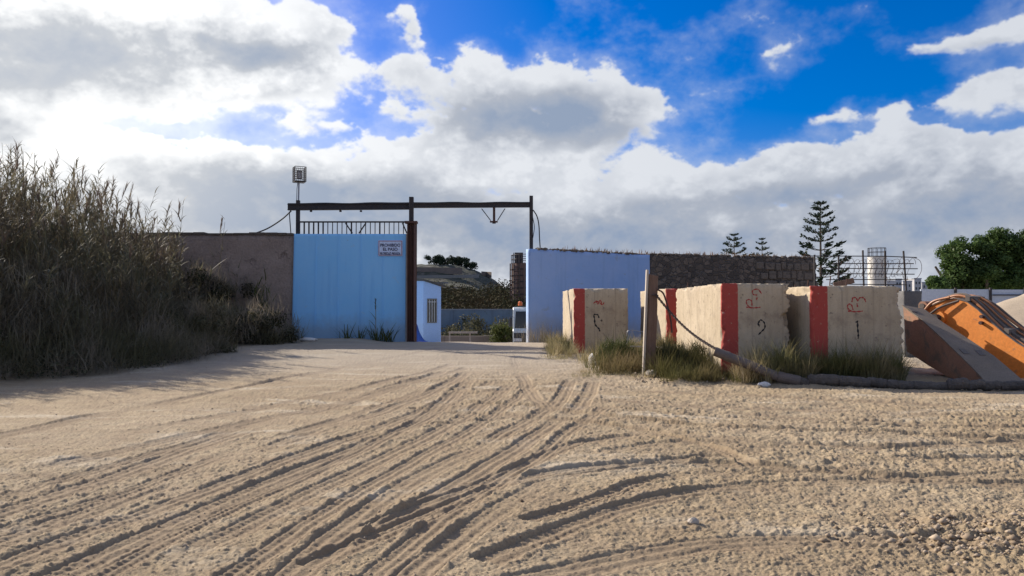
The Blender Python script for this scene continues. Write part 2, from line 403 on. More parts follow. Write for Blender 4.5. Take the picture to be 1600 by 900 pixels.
M['sign_red'] = flat('sign_red', (.30,.03,.06), .5)
M['sign_ink'] = flat('sign_blue_ink', (.012,.014,.07), .5)
M['red_paint'] = flat('red_spray_paint', (.36,.035,.03), .7)
M['black_paint'] = flat('black_spray_paint', (.012,.012,.012), .7)
M['glass'] = flat('window_glass', (.03,.04,.05), .08)
M['frame'] = flat('window_frame', (.16,.15,.14), .6)
M['town'] = mottled('town_plaster', (.42,.42,.42), (.50,.49,.48), .3, .9, 6, .1, .01)
M['town_b'] = mottled('town_plaster_grey', (.34,.37,.42), (.40,.43,.46), .3, .9, 6, .1, .01)
M['panel_white'] = mottled('white_fence_panel', (.56,.61,.68), (.50,.55,.62), .8, .7, 12, .1, .004)
M['pine'] = leaf_mat('pine_needles', (.018,.032,.020), (.035,.055,.030), .6, .12)
M['tree_leaf'] = leaf_mat('ficus_leaves', (.045,.085,.024), (.115,.18,.05), .5, .35, .35, (.05,.08,.026))
M['hill_leaf'] = leaf_mat('hill_tree_leaves', (.020,.034,.022), (.042,.058,.032), .9, .1)
M['scrub_leaf'] = leaf_mat('scrub_leaves', (.026,.034,.016), (.058,.056,.030), .9, .06, .25, (.06,.048,.030), .03)
M['reed_leaf'] = leaf_mat('reed_leaves', (.10,.11,.066), (.225,.20,.135), .6, .36, .5, (.13,.105,.07))
M['reed_stalk'] = leaf_mat('reed_stalks', (.16,.13,.06), (.26,.20,.11), .6, .1)
M['plume'] = leaf_mat('reed_plumes', (.15,.11,.085), (.25,.19,.145), .8, .3)
M['brush'] = leaf_mat('dry_brush', (.19,.165,.13), (.34,.285,.21), .85, .3, .6, (.12,.115,.06))
M['weed'] = leaf_mat('green_weeds', (.05,.075,.022), (.12,.13,.045), .8, .3, .8)
M['grass_dry'] = leaf_mat('dry_grass', (.36,.29,.16), (.60,.50,.32), .8, .35, .8, (.15,.15,.06))
M['grass_green'] = leaf_mat('rough_grass', (.075,.082,.028), (.175,.155,.062), .8, .35, .8, (.24,.185,.095))
M['bush_low'] = leaf_mat('blackish_bush', (.03,.037,.018), (.075,.075,.036), .8, .2, .8)  # darkest leaf green, own colour of the low bushes
M['bush_dark'] = leaf_mat('dark_bush', (.07,.075,.042), (.145,.135,.08), .8, .2, .8)

# ================================================================== THE SETTING
# ------------------------------------------------------------------ ground
def catmull(P, step=.5):
    P = [np.array(p[:2], float) for p in P]; P = [2*P[0]-P[1]] + P + [2*P[-1]-P[-2]]; out = []
    for i in range(1, len(P)-2):
        a, b, c, d = P[i-1:i+3]; n = max(2, int(np.linalg.norm(c-b)/step))
        for k in range(n):
            t = k/n; out.append(.5*((2*b)+(c-a)*t+(2*a-5*b+4*c-d)*t*t+(3*b-a-3*c+d)*t**3))
    out.append(P[-2]); return np.array(out)
TRACKS = [  # photo pixels on the ground, tyre width, rut depth, tread pitch
    ([(-60,822),(200,738),(400,668),(560,622),(640,600),(680,585)], .34, .030, .075),
    ([(-60,872),(250,757),(450,690),(600,642),(690,606),(720,588)], .34, .034, .075),
    ([(-60,905),(300,775),(500,702),(640,652),(730,606)], .30, .028, .08),
    ([(60,915),(330,792),(520,716),(650,662),(705,618),(735,590)], .32, .036, .075),
    ([(190,920),(420,800),(600,716),(720,655),(790,606)], .30, .026, .07),
    ([(430,915),(560,806),(680,734),(800,672),(866,632),(890,600)], .30, .032, .07),
    ([(500,915),(625,815),(740,742),(835,682),(908,632),(925,600)], .30, .032, .07),
    ([(600,930),(740,825),(860,750),(960,705),(1100,690),(1300,704),(1650,686)], .28, .042, .09),
    ([(640,800),(800,735),(900,692),(1040,680),(1180,690),(1380,700)], .28, .042, .09),
    ([(560,850),(800,752),(1000,722),(1200,727),(1400,745),(1650,742)], .28, .050, .09),
    ([(820,850),(960,795),(1100,765),(1280,752),(1650,758)], .28, .045, .09),
    ([(690,625),(850,636),(1000,655),(1150,668),(1350,676),(1650,684)], .30, .060, .09),
    ([(680,640),(880,655),(1040,676),(1160,690)], .28, .055, .09),
    ([(-60,735),(200,680),(430,632),(600,598),(700,572)], .30, .022, .075),
    ([(-60,762),(220,698),(470,642),(620,606),(720,578)], .30, .020, .075),
    ([(760,612),(900,600),(1050,612),(1250,622),(1650,640)], .30, .026, .09),
    ([(740,598),(860,612),(1000,630),(1250,640),(1650,655)], .30, .022, .09),
    ([(900,890),(1100,850),(1300,842),(1650,850)], .34, .022, .09),
    ([(-40,690),(180,645),(380,606),(560,570),(680,552)], .28, .014, .075),
    ([(-60,790),(210,718),(440,650),(590,610),(690,582)], .22, .022, .06),
    ([(-60,850),(170,775),(420,690),(590,635),(700,595)], .22, .024, .06),
    ([(120,920),(370,790),(560,705),(690,640),(760,600)], .22, .026, .06),
    ([(330,920),(510,800),(650,720),(760,655),(830,605)], .24, .028, .065),
    ([(560,920),(690,815),(790,745),(870,690),(940,640)], .22, .028, .065),
    ([(-60,700),(150,655),(330,615),(520,580)], .22, .016, .06),
    ([(930,735),(1100,712),(1300,718),(1650,712)], .22, .045, .08),
    ([(860,800),(1050,742),(1250,735),(1450,728),(1650,730)], .2, .04, .08),
    ([(720,610),(820,622),(980,640),(1130,650),(1330,662),(1650,668)], .2, .04, .08),
    ([(690,660),(830,650),(960,664),(1080,690),(1150,715)], .2, .04, .08),
    ([(1000,640),(1200,648),(1400,660),(1650,664)], .2, .024, .08),
    ([(1180,640),(1400,634),(1650,628)], .2, .02, .08),
    ([(880,655),(860,640),(835,620),(815,590),(800,560)], .28, .018, .075),
]
def make_ground():
    rng = np.random.default_rng(5)
    ys = [-300, -80, -30, -12, -5, -1, 1.0, 1.8, 2.4, 2.9]; y = 3.2
    while y < 33:
        ys.append(y); y += max(.009, y*y/2600) if y > 4.2 else .03
    while y < 60: ys.append(y); y += .7
    while y < 4000: ys.append(y); y *= 1.25
    ys = np.array(ys); td = np.linspace(-.78, .78, 1250)
    to = .78 * (1.28 ** np.arange(1, 17))
    ts = np.concatenate([-to[::-1], td, to])
    wy = np.maximum(ys, 4) + 2.0
    X = (ts[None, :] * wy[:, None]); Y = np.repeat(ys[:, None], len(ts), 1)
    n, mcol = X.shape; x = X.ravel(); y = Y.ravel()
    z = base_z(x, y)
    near = ((y > 2.5) & (y < 36) & (np.abs(x) < .86*(np.maximum(y,4)+2)))
    idx = np.nonzero(near)[0]; xx = x[idx]; yy = y[idx]
    loose = .45 + .55*sstep(fbm2(xx, yy, 5.0, 3, 40), -.16, .14)
    loose *= 1 - .55*sstep(yy, 17, 27)
    fade = 1 - sstep(yy, 30, 35)
    h = fbm2(xx, yy, 3.2, 3, 1)*.10 + fbm2(xx, yy, .9, 3, 9)*.045*loose
    h = h + np.clip(fbm2(xx, yy, .17, 4, 33, .75), -.5, .5)*.060*loose
    h = h + np.abs(fbm2(xx, yy, .075, 4, 171, .85))*.070*(.35+.65*loose)
    cl = fbm2(xx, yy, .055, 2, 71); patch = sstep(fbm2(xx, yy, 1.3, 3, 72), -.02, .2)
    h = h + np.maximum(cl - .10, 0)*.09*loose*patch
    far_r = sstep(yy, 8, 13)*(1-sstep(yy, 24, 29)); h = h + far_r*np.clip(fbm2(xx, yy, .45, 3, 173, .6), -.5, .5)*.026*loose
    dist_c = np.zeros(len(xx))
    for ti, (pp, w, dep, pitch) in enumerate(TRACKS):
        P = catmull([on_ground(*p) for p in pp], .45)
        D = np.full(len(xx), 9.0); SS = np.zeros(len(xx)); SG = np.zeros(len(xx)); s0 = 0
        for i in range(len(P)-1):
            a, b = P[i], P[i+1]; L = np.linalg.norm(b-a)
            lo = np.minimum(a, b) - w*1.6; hi = np.maximum(a, b) + w*1.6
            k = np.nonzero((xx > lo[0]) & (xx < hi[0]) & (yy > lo[1]) & (yy < hi[1]))[0]
            if len(k):
                u = (b-a)/L; rx = xx[k]-a[0]; ry = yy[k]-a[1]
                t = np.clip(rx*u[0]+ry*u[1], 0, L); sx = rx-t*u[0]; sy = ry-t*u[1]
                dd = np.hypot(sx, sy); sg = rx*-u[1]+ry*u[0]
                q = dd < D[k]; kk = k[q]; D[kk] = dd[q]; SS[kk] = s0+t[q]; SG[kk] = sg[q]
            s0 += L
        k = np.nonzero(D < w*1.6)[0]
        if not len(k): continue
        d = D[k]; s = SS[k]; sg = SG[k]
        wob = fbm2(s, np.full(len(k), ti*3.3), 1.4, 3, 90+ti)
        on = sstep(fbm2(s, np.full(len(k), ti*7.7), 2.6, 2, 190+ti), -.28, -.02) # broken here and there
        d2 = np.abs(sg + wob*.10)
        hw = w*.5
        ins = 1 - sstep(d2, hw*.80, hw*1.0)
        rag = np.clip(.5 + 1.7*fbm2(xx[k], yy[k], .16, 4, 61, .7), 0, 1.05)
        berm = np.exp(-((d2-hw*1.13)/(hw*.17))**2) * rag
        tread = np.sin((s + d2*.6)/pitch*2*math.pi)*sstep(hw*.95-d2, 0, .03)*(d2 > .015)
        tp = sstep(fbm2(s, np.full(len(k), ti*1.7), 1.1, 2, 290+ti), -.1, .15)
        rib = np.cos(d2/hw*math.pi*3.0)
        keep = 1 - .45*ins*on
        h[k] = h[k]*keep + on*(-.65*dep*ins + dep*.38*berm + .0042*tread*tp*ins + .0055*rib*ins)
        dist_c[k] = np.maximum(dist_c[k], on*(ins*.8 + berm*.5))
    # churned patch of clods at the lower right
    c = on_ground(1540, 835); q = np.exp(-(((xx-c.x)/.75)**2+((yy-c.y)/.42)**2))
    h += q*np.maximum(fbm2(xx, yy, .12, 3, 55), -.05)*.22
    # low bank of loose soil along the foot of the blocks and the wall
    bank = sstep(xx - .12*(yy-14), 2.3, 3.6)*sstep(yy, 15.2, 16.2)
    h += .16*np.exp(-((yy-29.55)/.55)**2)*sstep(-xx, 4.6, 6.2)
    h += bank*(.07 + fbm2(xx, yy, .5, 4, 77)*.10)
    q = np.exp(-(((xx-6.0)/.75)**2+((yy-15.55)/.35)**2)); h += q*.16
    z[idx] += h*fade
    far = (y > 60); z[far] += 0
    wear = np.zeros(len(x)); wear[idx] = np.clip(dist_c*fade, 0, 1)
    # narrow triangles are fine, quads by rows
    ii = np.arange(n*mcol).reshape(n, mcol)
    Q = np.stack([ii[:-1,:-1], ii[:-1,1:], ii[1:,1:], ii[1:,:-1]], -1).reshape(-1, 4)
    V = np.stack([x, y, z], -1)
    m, nt, b = new_mat('sandy_dirt'); v = coords(nt, 'Object')
    n1 = tex_noise(nt, .35, 6, .6, v); n2 = tex_noise(nt, 2.2, 8, .65, v, .4); n3 = tex_noise(nt, 45, 6, .7, v)
    c = mixrgb(nt, ramp(nt, n1, [(.38,0),(.62,1)]), (.385,.30,.185), (.455,.368,.245))
    c = mixrgb(nt, ramp(nt, n2, [(.42,0),(.68,.55)]), c, (.27,.195,.13))
    c = mixrgb(nt, ramp(nt, n3, [(.34,.75),(.56,0)]), c, (.165,.125,.085))  # dark specks: small shadows among the crumbs put into the soil colour
    n7 = tex_noise(nt, .8, 7, .7, coords(nt, 'Object', (.5, 1.6, 1)), .8); c = mixrgb(nt, ramp(nt, n7, [(.46,0),(.62,.6)]), c, (.28,.215,.14))
    n8 = tex_noise(nt, .55, 6, .65, coords(nt, 'Object', (.7, 1.9, 1)), .5); c = mixrgb(nt, ramp(nt, n8, [(.55,0),(.66,.7)]), c, (.50,.43,.32))
    at_ = nt.nodes.new('ShaderNodeAttribute'); at_.attribute_name = 'disturbed'
    c = mixrgb(nt, ramp(nt, at_.outputs['Fac'], [(0,0),(1,.72)]), c, (.235,.175,.115))
    # compacted, paler and greyer strip that runs to the gate
    sx = nt.nodes.new('ShaderNodeSeparateXYZ'); nt.links.new(v, sx.inputs[0])
    mr = nt.nodes.new('ShaderNodeMapRange'); mr.interpolation_type = 'SMOOTHSTEP'
    nt.links.new(sx.outputs[1], mr.inputs[0]); mr.inputs[1].default_value = 14; mr.inputs[2].default_value = 24; mr.inputs[4].default_value = .55
    c = mixrgb(nt, mr.outputs[0], c, (.365,.33,.28))
    nt.links.new(c, b.inputs['Base Color']); b.inputs['Roughness'].default_value = .95; b.inputs['Specular IOR Level'].default_value = .15
    ch = bump(nt, b, n3, .7, .018)
    n4 = tex_noise(nt, 170, 4, .7, v); bump(nt, b, n4, .4, .004, ch)
    o = np_mesh('ground', V, Q, m, smooth=True, attr={'disturbed': wear}); tag(o, kind='structure')
    return o
ground = make_ground()
from mathutils.bvhtree import BVHTree
def ground_z(x, y): # real height of the finished ground
    hit = ground.ray_cast(Vector((x, y, 50)), Vector((0, 0, -1)))
    return hit[1].z if hit[0] else gz(x, y)

# ------------------------------------------------------------------ hill far beyond the gate
def make_hill():
    xs = np.linspace(-190, 60, 150); ys = np.linspace(150, 420, 110)
    X, Y = np.meshgrid(xs, ys); 
    pr = np.interp(X, [-190,-110,-60,-30,-20,-12,-6,0,10,25,60], [4,9,13.5,15.4,15.0,13.4,10.5,4.6,1.6,0,-1])
    prof = sstep(Y, 168, 236)
    prof = .15*sstep(Y,155,185) + .35*sstep(Y, 180, 205) + .12*sstep(Y,205,222) + .38*sstep(Y, 222, 242)
    Z = -1.5 + (pr+1.2)*prof*(1-.5*sstep(Y, 300, 420)) + fbm2(X, Y, 18, 6, 3, .6)*4.6*prof*(1-.6*sstep(Y,236,250))
    ii = np.arange(X.size).reshape(X.shape)
    Q = np.stack([ii[:-1,:-1], ii[:-1,1:], ii[1:,1:], ii[1:,:-1]], -1).reshape(-1, 4)
    m, nt, b = new_mat('hillside'); v = coords(nt, 'Object')
    n1 = tex_noise(nt, .12, 8, .65, v, .5); n2 = tex_noise(nt, .6, 6, .7, v)
    st = tex_noise(nt, .5, 6, .6, coords(nt, 'Object', (.10,.25,1.6)))
    c = mixrgb(nt, ramp(nt, st, [(.42,0),(.6,1)]), (.065,.068,.062), (.15,.135,.118))
    c = mixrgb(nt, ramp(nt, n2, [(.40,0),(.55,.95)]), c, (.028,.038,.024))
    c = mixrgb(nt, ramp(nt, n1, [(.42,0),(.62,.7)]), c, (.05,.055,.036))
    nt.links.new(c, b.inputs['Base Color']); b.inputs['Roughness'].default_value = 1
    bump(nt, b, n2, .8, .8)
    o = np_mesh('hill', np.stack([X, Y, Z], -1).reshape(-1,3), Q, m, smooth=True); tag(o, kind='structure')
    return o
hill = make_hill()
def hill_z(x, y):
    h = hill.ray_cast(Vector((x, y, 100)), Vector((0,0,-1))); return h[1].z if h[0] else 0.0

# ------------------------------------------------------------------ walls
YG = 30.0     # depth of the gate line
def left_wall():
    # brown rendered wall, ragged top, as a grid so that it is not perfectly true
    x1 = at(458.5, 400, YG).x; x0 = -34.0; ztop = at(400, 366.5, YG).z
    nx, nz = 150, 22; rng = random.Random(3)
    V = []; Q = []
    for side, yo in ((0, YG+.02), (1, YG+.42)):
        for i in range(nx+1):
            x = x0+(x1-x0)*i/nx
            zt = ztop + .03*mnoise.noise((x*.5, 3, side)) + .02*mnoise.noise((x*3, 7, side)) 
            for k in range(nz+1):
                z = -.4+(zt+.4)*k/nz
                V.append((x, yo + (.035*mnoise.noise((x*.6, z*.9, side*5)) + .012*mnoise.noise((x*4, z*4, 1)))*(1 if side == 0 else .5), z))
    st = nz+1; off = (nx+1)*st
    for i in range(nx):
        for k in range(nz):
            a = i*st+k; Q.append((a, a+st, a+st+1, a+1)); b = off+a; Q.append((b, b+1, b+st+1, b+st))
        a = i*st+nz; Q.append((a, a+st, off+a+st, off+a))
    for k in range(nz):
        for i in (0, nx):
            a = i*st+k; Q.append((a, a+1, off+a+1, off+a))
    w = empty('perimeter_wall', (x0/2+x1/2, YG+.2, 0), 'high brown rendered wall running behind the reeds up to the gate', 'wall')
    np_mesh('wall_face', V, Q, M['tan_wall'], w)
    c = MB()
    x = x0
    while x < x1-.02:
        L = min(rng.uniform(.35, .8), x1-.01-x); z = ztop+.03*mnoise.noise((x*.5, 3, 0))
        c.box(x+.008, x+L-.008, YG-.03+rng.uniform(-.012,.012), YG+.46, z-.02, z+.075+rng.uniform(-.02,.025)); x += L
    c.build('coping', M['stonecap'], w, bevel=.012)
left_wall()

WA = Vector((at(827.5, 500, 31.0).x, 31.0)); WB = Vector((14.33, 35.8)); WD = (WB-WA).normalized(); WN = Vector((WD.y, -WD.x))
WS = (5.99-WA.x)/WD.x      # where paint gives way to bare stone
WLEN = (WB-WA).length
def right_walls():
    def slab(name, s0, s1, zt0, zt1, th, nu, nz, amp, mat, parent, stone=False):
        V = []; Q = []
        for side in (0, 1):
            for i in range(nu+1):
                s = s0+(s1-s0)*i/nu; zt = zt0+(zt1-zt0)*i/nu
                zt += (.07 if stone else .02)*mnoise.noise((s*2.2, 5.5, 0)) + (.05*mnoise.noise((s*6, 1.5, 0)) if stone else 0)
                for k in range(nz+1):
                    z = -.6+(zt+.6)*k/nz
                    o = amp*(mnoise.noise((s*1.1, z*1.1, side*9)) + .7*mnoise.noise((s*4.3, z*5.3, side*9)))
                    p = WA + WD*s + WN*(o if side == 0 else -th-o)
                    V.append((p.x, p.y, z))
        st = nz+1; off = (nu+1)*st
        for i in range(nu):
            for k in range(nz):
                a = i*st+k; Q.append((a, a+st, a+st+1, a+1)); b = off+a; Q.append((b, b+1, b+st+1, b+st))
            a = i*st+nz; Q.append((a, a+st, off+a+st, off+a))
        for k in range(nz):
            for i in (0, nu):
                a = i*st+k; Q.append((a, a+1, off+a+1, off+a))
        return np_mesh(name, V, Q, mat, parent)
    z0, z1, z2 = at(823.5, 389, 31).z, at(1006, 398.5, WA.y+WD.y*WS).z, at(1262, 404, 35.8).z
    w = empty('whitewashed_wall', (WA.x+WD.x*WS/2, WA.y+WD.y*WS/2, 0), 'whitewashed wall standing right of the gate opening, with a rubble top', 'wall')
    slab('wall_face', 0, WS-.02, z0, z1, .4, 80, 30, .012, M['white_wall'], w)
    def rubble(parent, s0, s1, za, zb, seed, n):
        rng = random.Random(seed); V = []; Fc = []; mb = MB()
        for i in range(n):
            s = rng.uniform(s0+.1, s1-.1); p = WA+WD*s - WN*rng.uniform(.0, .38); z = za+(zb-za)*(s-s0)/(s1-s0)
            r = rng.uniform(.05, .12)
            bm = bmesh.new(); bmesh.ops.create_icosphere(bm, subdivisions=1, radius=r)
            for v in bm.verts: v.co = v.co*(1+rng.uniform(-.3,.3)); v.co.z *= .7
            b = [(v.co.x+p.x, v.co.y+p.y, v.co.z+z+.015) for v in bm.verts]; bm.verts.index_update()
            mb.add(b, [tuple(v.index for v in f.verts) for f in bm.faces]); bm.free()
        return mb.build('rubble_cap', M['stonecap'], parent)
    rubble(w, .3, WS, z0, z1, 5, 120)
    # bare stone wall
    m, nt, b = new_mat('rubble_masonry'); v = coords(nt, 'Object', (1, 1, 1.25))
    vo = nt.nodes.new('ShaderNodeTexVoronoi'); vo.inputs['Scale'].default_value = 3.6; nt.links.new(v, vo.inputs['Vector'])
    ve = nt.nodes.new('ShaderNodeTexVoronoi'); ve.feature = 'DISTANCE_TO_EDGE'; ve.inputs['Scale'].default_value = 3.6; nt.links.new(v, ve.inputs['Vector'])
    hsv = nt.nodes.new('ShaderNodeSeparateColor'); nt.links.new(vo.outputs['Color'], hsv.inputs[0])
    c = mixrgb(nt, hsv.outputs[0], (.075,.058,.045), (.21,.16,.12))
    n2 = tex_noise(nt, 14, 6, .7, v); c = mixrgb(nt, ramp(nt, n2, [(.4,0),(.65,.7)]), c, (.045,.04,.036))
    c = mixrgb(nt, ramp(nt, ve.outputs['Distance'], [(.02,1),(.07,0)]), c, (.105,.09,.078))
    nt.links.new(c, b.inputs['Base Color']); b.inputs['Roughness'].default_value = .95
    bump(nt, b, ramp(nt, ve.outputs['Distance'], [(.0,0),(.09,1)]), .9, .05)
    M['masonry'] = m
    w2 = empty('stone_wall', (WA.x+WD.x*(WS+WLEN)/2, WA.y+WD.y*(WS+WLEN)/2, 0), 'dark rubble stone wall continuing right behind the painted concrete blocks', 'wall')
    slab('wall_face', WS, WLEN, z1+.02, z2, .5, 150, 40, .05, m, w2, True)
    rubble(w2, WS, WLEN, z1+.03, z2+.02, 6, 190)
    # squared blocks in the last stretch
    rng = random.Random(11); mb = MB()
    for row in range(3):
        s = WLEN-3.4 + row*.25
        while s < WLEN-.1:
            L = rng.uniform(.3, .75); e = min(s+L-rng.uniform(.02,.07), WLEN+.02); zb = z2-.16-.42*(row+1)+rng.uniform(-.04,.04); h = rng.uniform(.29,.37)
            a = WA+WD*s+WN*.10; c_ = WA+WD*e+WN*.10; d = WN*.2; r = rng.uniform(-.05, .0)
            pts = []
            for zz in (zb, zb+h): pts += [(a.x+WN.x*r, a.y+WN.y*r, zz), (c_.x+WN.x*r, c_.y+WN.y*r, zz), (c_.x-d.x, c_.y-d.y, zz), (a.x-d.x, a.y-d.y, zz)]
            mb.hexa(pts); s += L
    mb.build('dressed_stone', mottled('dressed_stone', (.11,.09,.073), (.19,.15,.115), 2.0, .95, 14, .9, .04, (.06,.05,.045), .54), w2, bevel=.035)
right_walls()

# ------------------------------------------------------------------ gate panel
def gate():
    YF = YG-.10
    tl, tr = at(459.5, 365.5, YF), at(634, 365.5, YF); bl, br = at(455.5, 541, YF), at(633, 541, YF)
    g = empty('sliding_gate', ((bl.x+br.x)/2, YF, gz(-4, YF)), 'tall pale blue gate panel topped with a row of dark iron bars', 'gate')
    # slightly wavy sheet
    nu, nv = 60, 40; V = []; Q = []
    for s in (0, 1):
        for i in range(nu+1):
            for k in range(nv+1):
                u, v = i/nu, k/nv
                p = bl.lerp(br, u).lerp(tl.lerp(tr, u), v)
                V.append((p.x, YF + s*.09 + .010*mnoise.noise((u*6, v*3, 2)), p.z))
    st = nv+1; off = (nu+1)*st
    for i in range(nu):
        for k in range(nv):
            a = i*st+k; Q.append((a,a+st,a+st+1,a+1)); b = off+a; Q.append((b,b+1,b+st+1,b+st))
        for k in (0, nv): a = i*st+k; Q.append((a,a+st,off+a+st,off+a))
    for k in range(nv):
        for i in (0, nu): a = i*st+k; Q.append((a,a+1,off+a+1,off+a))
    np_mesh('panel', V, Q, M['blue_wall'], g)
    for u in (.2, .4, .6, .8):      # joints between the sheets
        p0, p1 = bl.lerp(br, u), tl.lerp(tr, u); MB().hexa([(p0.x-.018, YF-.016, p0.z), (p0.x+.018, YF-.016, p0.z), (p0.x+.018, YF+.02, p0.z), (p0.x-.018, YF+.02, p0.z), (p1.x-.018, YF-.016, p1.z-.01), (p1.x+.018, YF-.016, p1.z-.01), (p1.x+.018, YF+.02, p1.z-.01), (p1.x-.018, YF+.02, p1.z-.01)]).build('sheet_joint', M['blue_wall'], g)
    MB().box(tr.x+.005, tr.x+.075, YF-.01, YF+.10, br.z-.1, tr.z).build('edge_strip', mottled('chipped_edge', (.46,.43,.40), (.36,.32,.28), 6, .8, 40, .2, .004), g)
    ya = YF+.045; zb = tl.z+.004; zt = at(500, 346.8, ya).z
    MB().bar((tl.x+.12, ya, zt), (tr.x-.02, ya, zt), .05, .06).build('top_rail', M['dark_steel'], g)
    n = 23
    for i in range(n):
        x = tl.x+.2+(tr.x-tl.x-.3)*i/(n-1)
        w = .055 if i in (0,1,2,3,4,5,11,17) else .03
        MB().bar((x, ya, zb), (x, ya, zt-.031), w, .03, (0,1,0)).build('baluster', M['dark_steel'], g)
    for pa, pb in ((540,551),(572,561),(629,636)):
        a = at(pa, 348.5, ya); b = at(pb, 364.8, ya); MB().bar((a.x, ya-.03, a.z), (b.x, ya-.03, b.z), .03, .05).build('brace', M['dark_steel'], g)
    # sign on the panel
    ys = YF-.012-.012; a = at(591, 375.5, ys); b = at(629, 400, ys)
    cx, cz = (a.x+b.x)/2, (a.z+b.z)/2; w, h = b.x-a.x, a.z-b.z
    sg = empty('warning_sign', (cx, ys, b.z), 'white no entry sign with red border and dark lettering on the pale blue gate', 'sign')
    MB().box(a.x, b.x, ys-.012, ys+.010, b.z, a.z).build('board', M['sign_white'], sg, bevel=.002)
    t = .022; yb = ys-.016; f = MB(); i0 = .02
    x0, x1, z0, z1 = a.x+i0, b.x-i0, b.z+i0, a.z-i0
    f.box(x0, x1, yb, yb+.004, z1-t, z1); f.box(x0, x1, yb, yb+.004, z0, z0+t)
    f.box(x0, x0+t, yb, yb+.004, z0+t, z1-t); f.box(x1-t, x1, yb, yb+.004, z0+t, z1-t)
    f.build('border', M['sign_red'], sg)
    for txt, zz, hh, ww in (('PROHIBIDO', cz+h*.19, h*.20, w*.82), ('EL PASO', cz-h*.07, h*.20, w*.60), ('PROPIEDAD PRIVADA', cz-h*.36, h*.19, w*.84)):
        cu = bpy.data.curves.new('lettering', 'FONT'); cu.body = txt; cu.extrude = .0015; cu.offset = .028; cu.size = 1; cu.align_x = 'CENTER'
        to = bpy.data.objects.new('lettering_curve', cu); COL.objects.link(to)
        bpy.context.view_layer.update()
        me = bpy.data.meshes.new_from_object(to.evaluated_get(bpy.context.evaluated_depsgraph_get()))
        bpy.data.objects.remove(to)
        co = np.zeros(len(me.vertices)*3); me.vertices.foreach_get('co', co); co = co.reshape(-1,3)
        mn, mx = co.min(0), co.max(0); c = (co-(mn+mx)/2)
        V = np.stack([cx+c[:,0]/(mx[0]-mn[0])*ww, ys-.0165-c[:,2], zz+c[:,1]/(mx[1]-mn[1])*hh], -1)
        me.vertices.foreach_set('co', V.astype(np.float32).ravel()); me.name = 'lettering'; me.materials.clear()
        link_mesh('lettering', me, M['sign_ink'], sg)
gate()

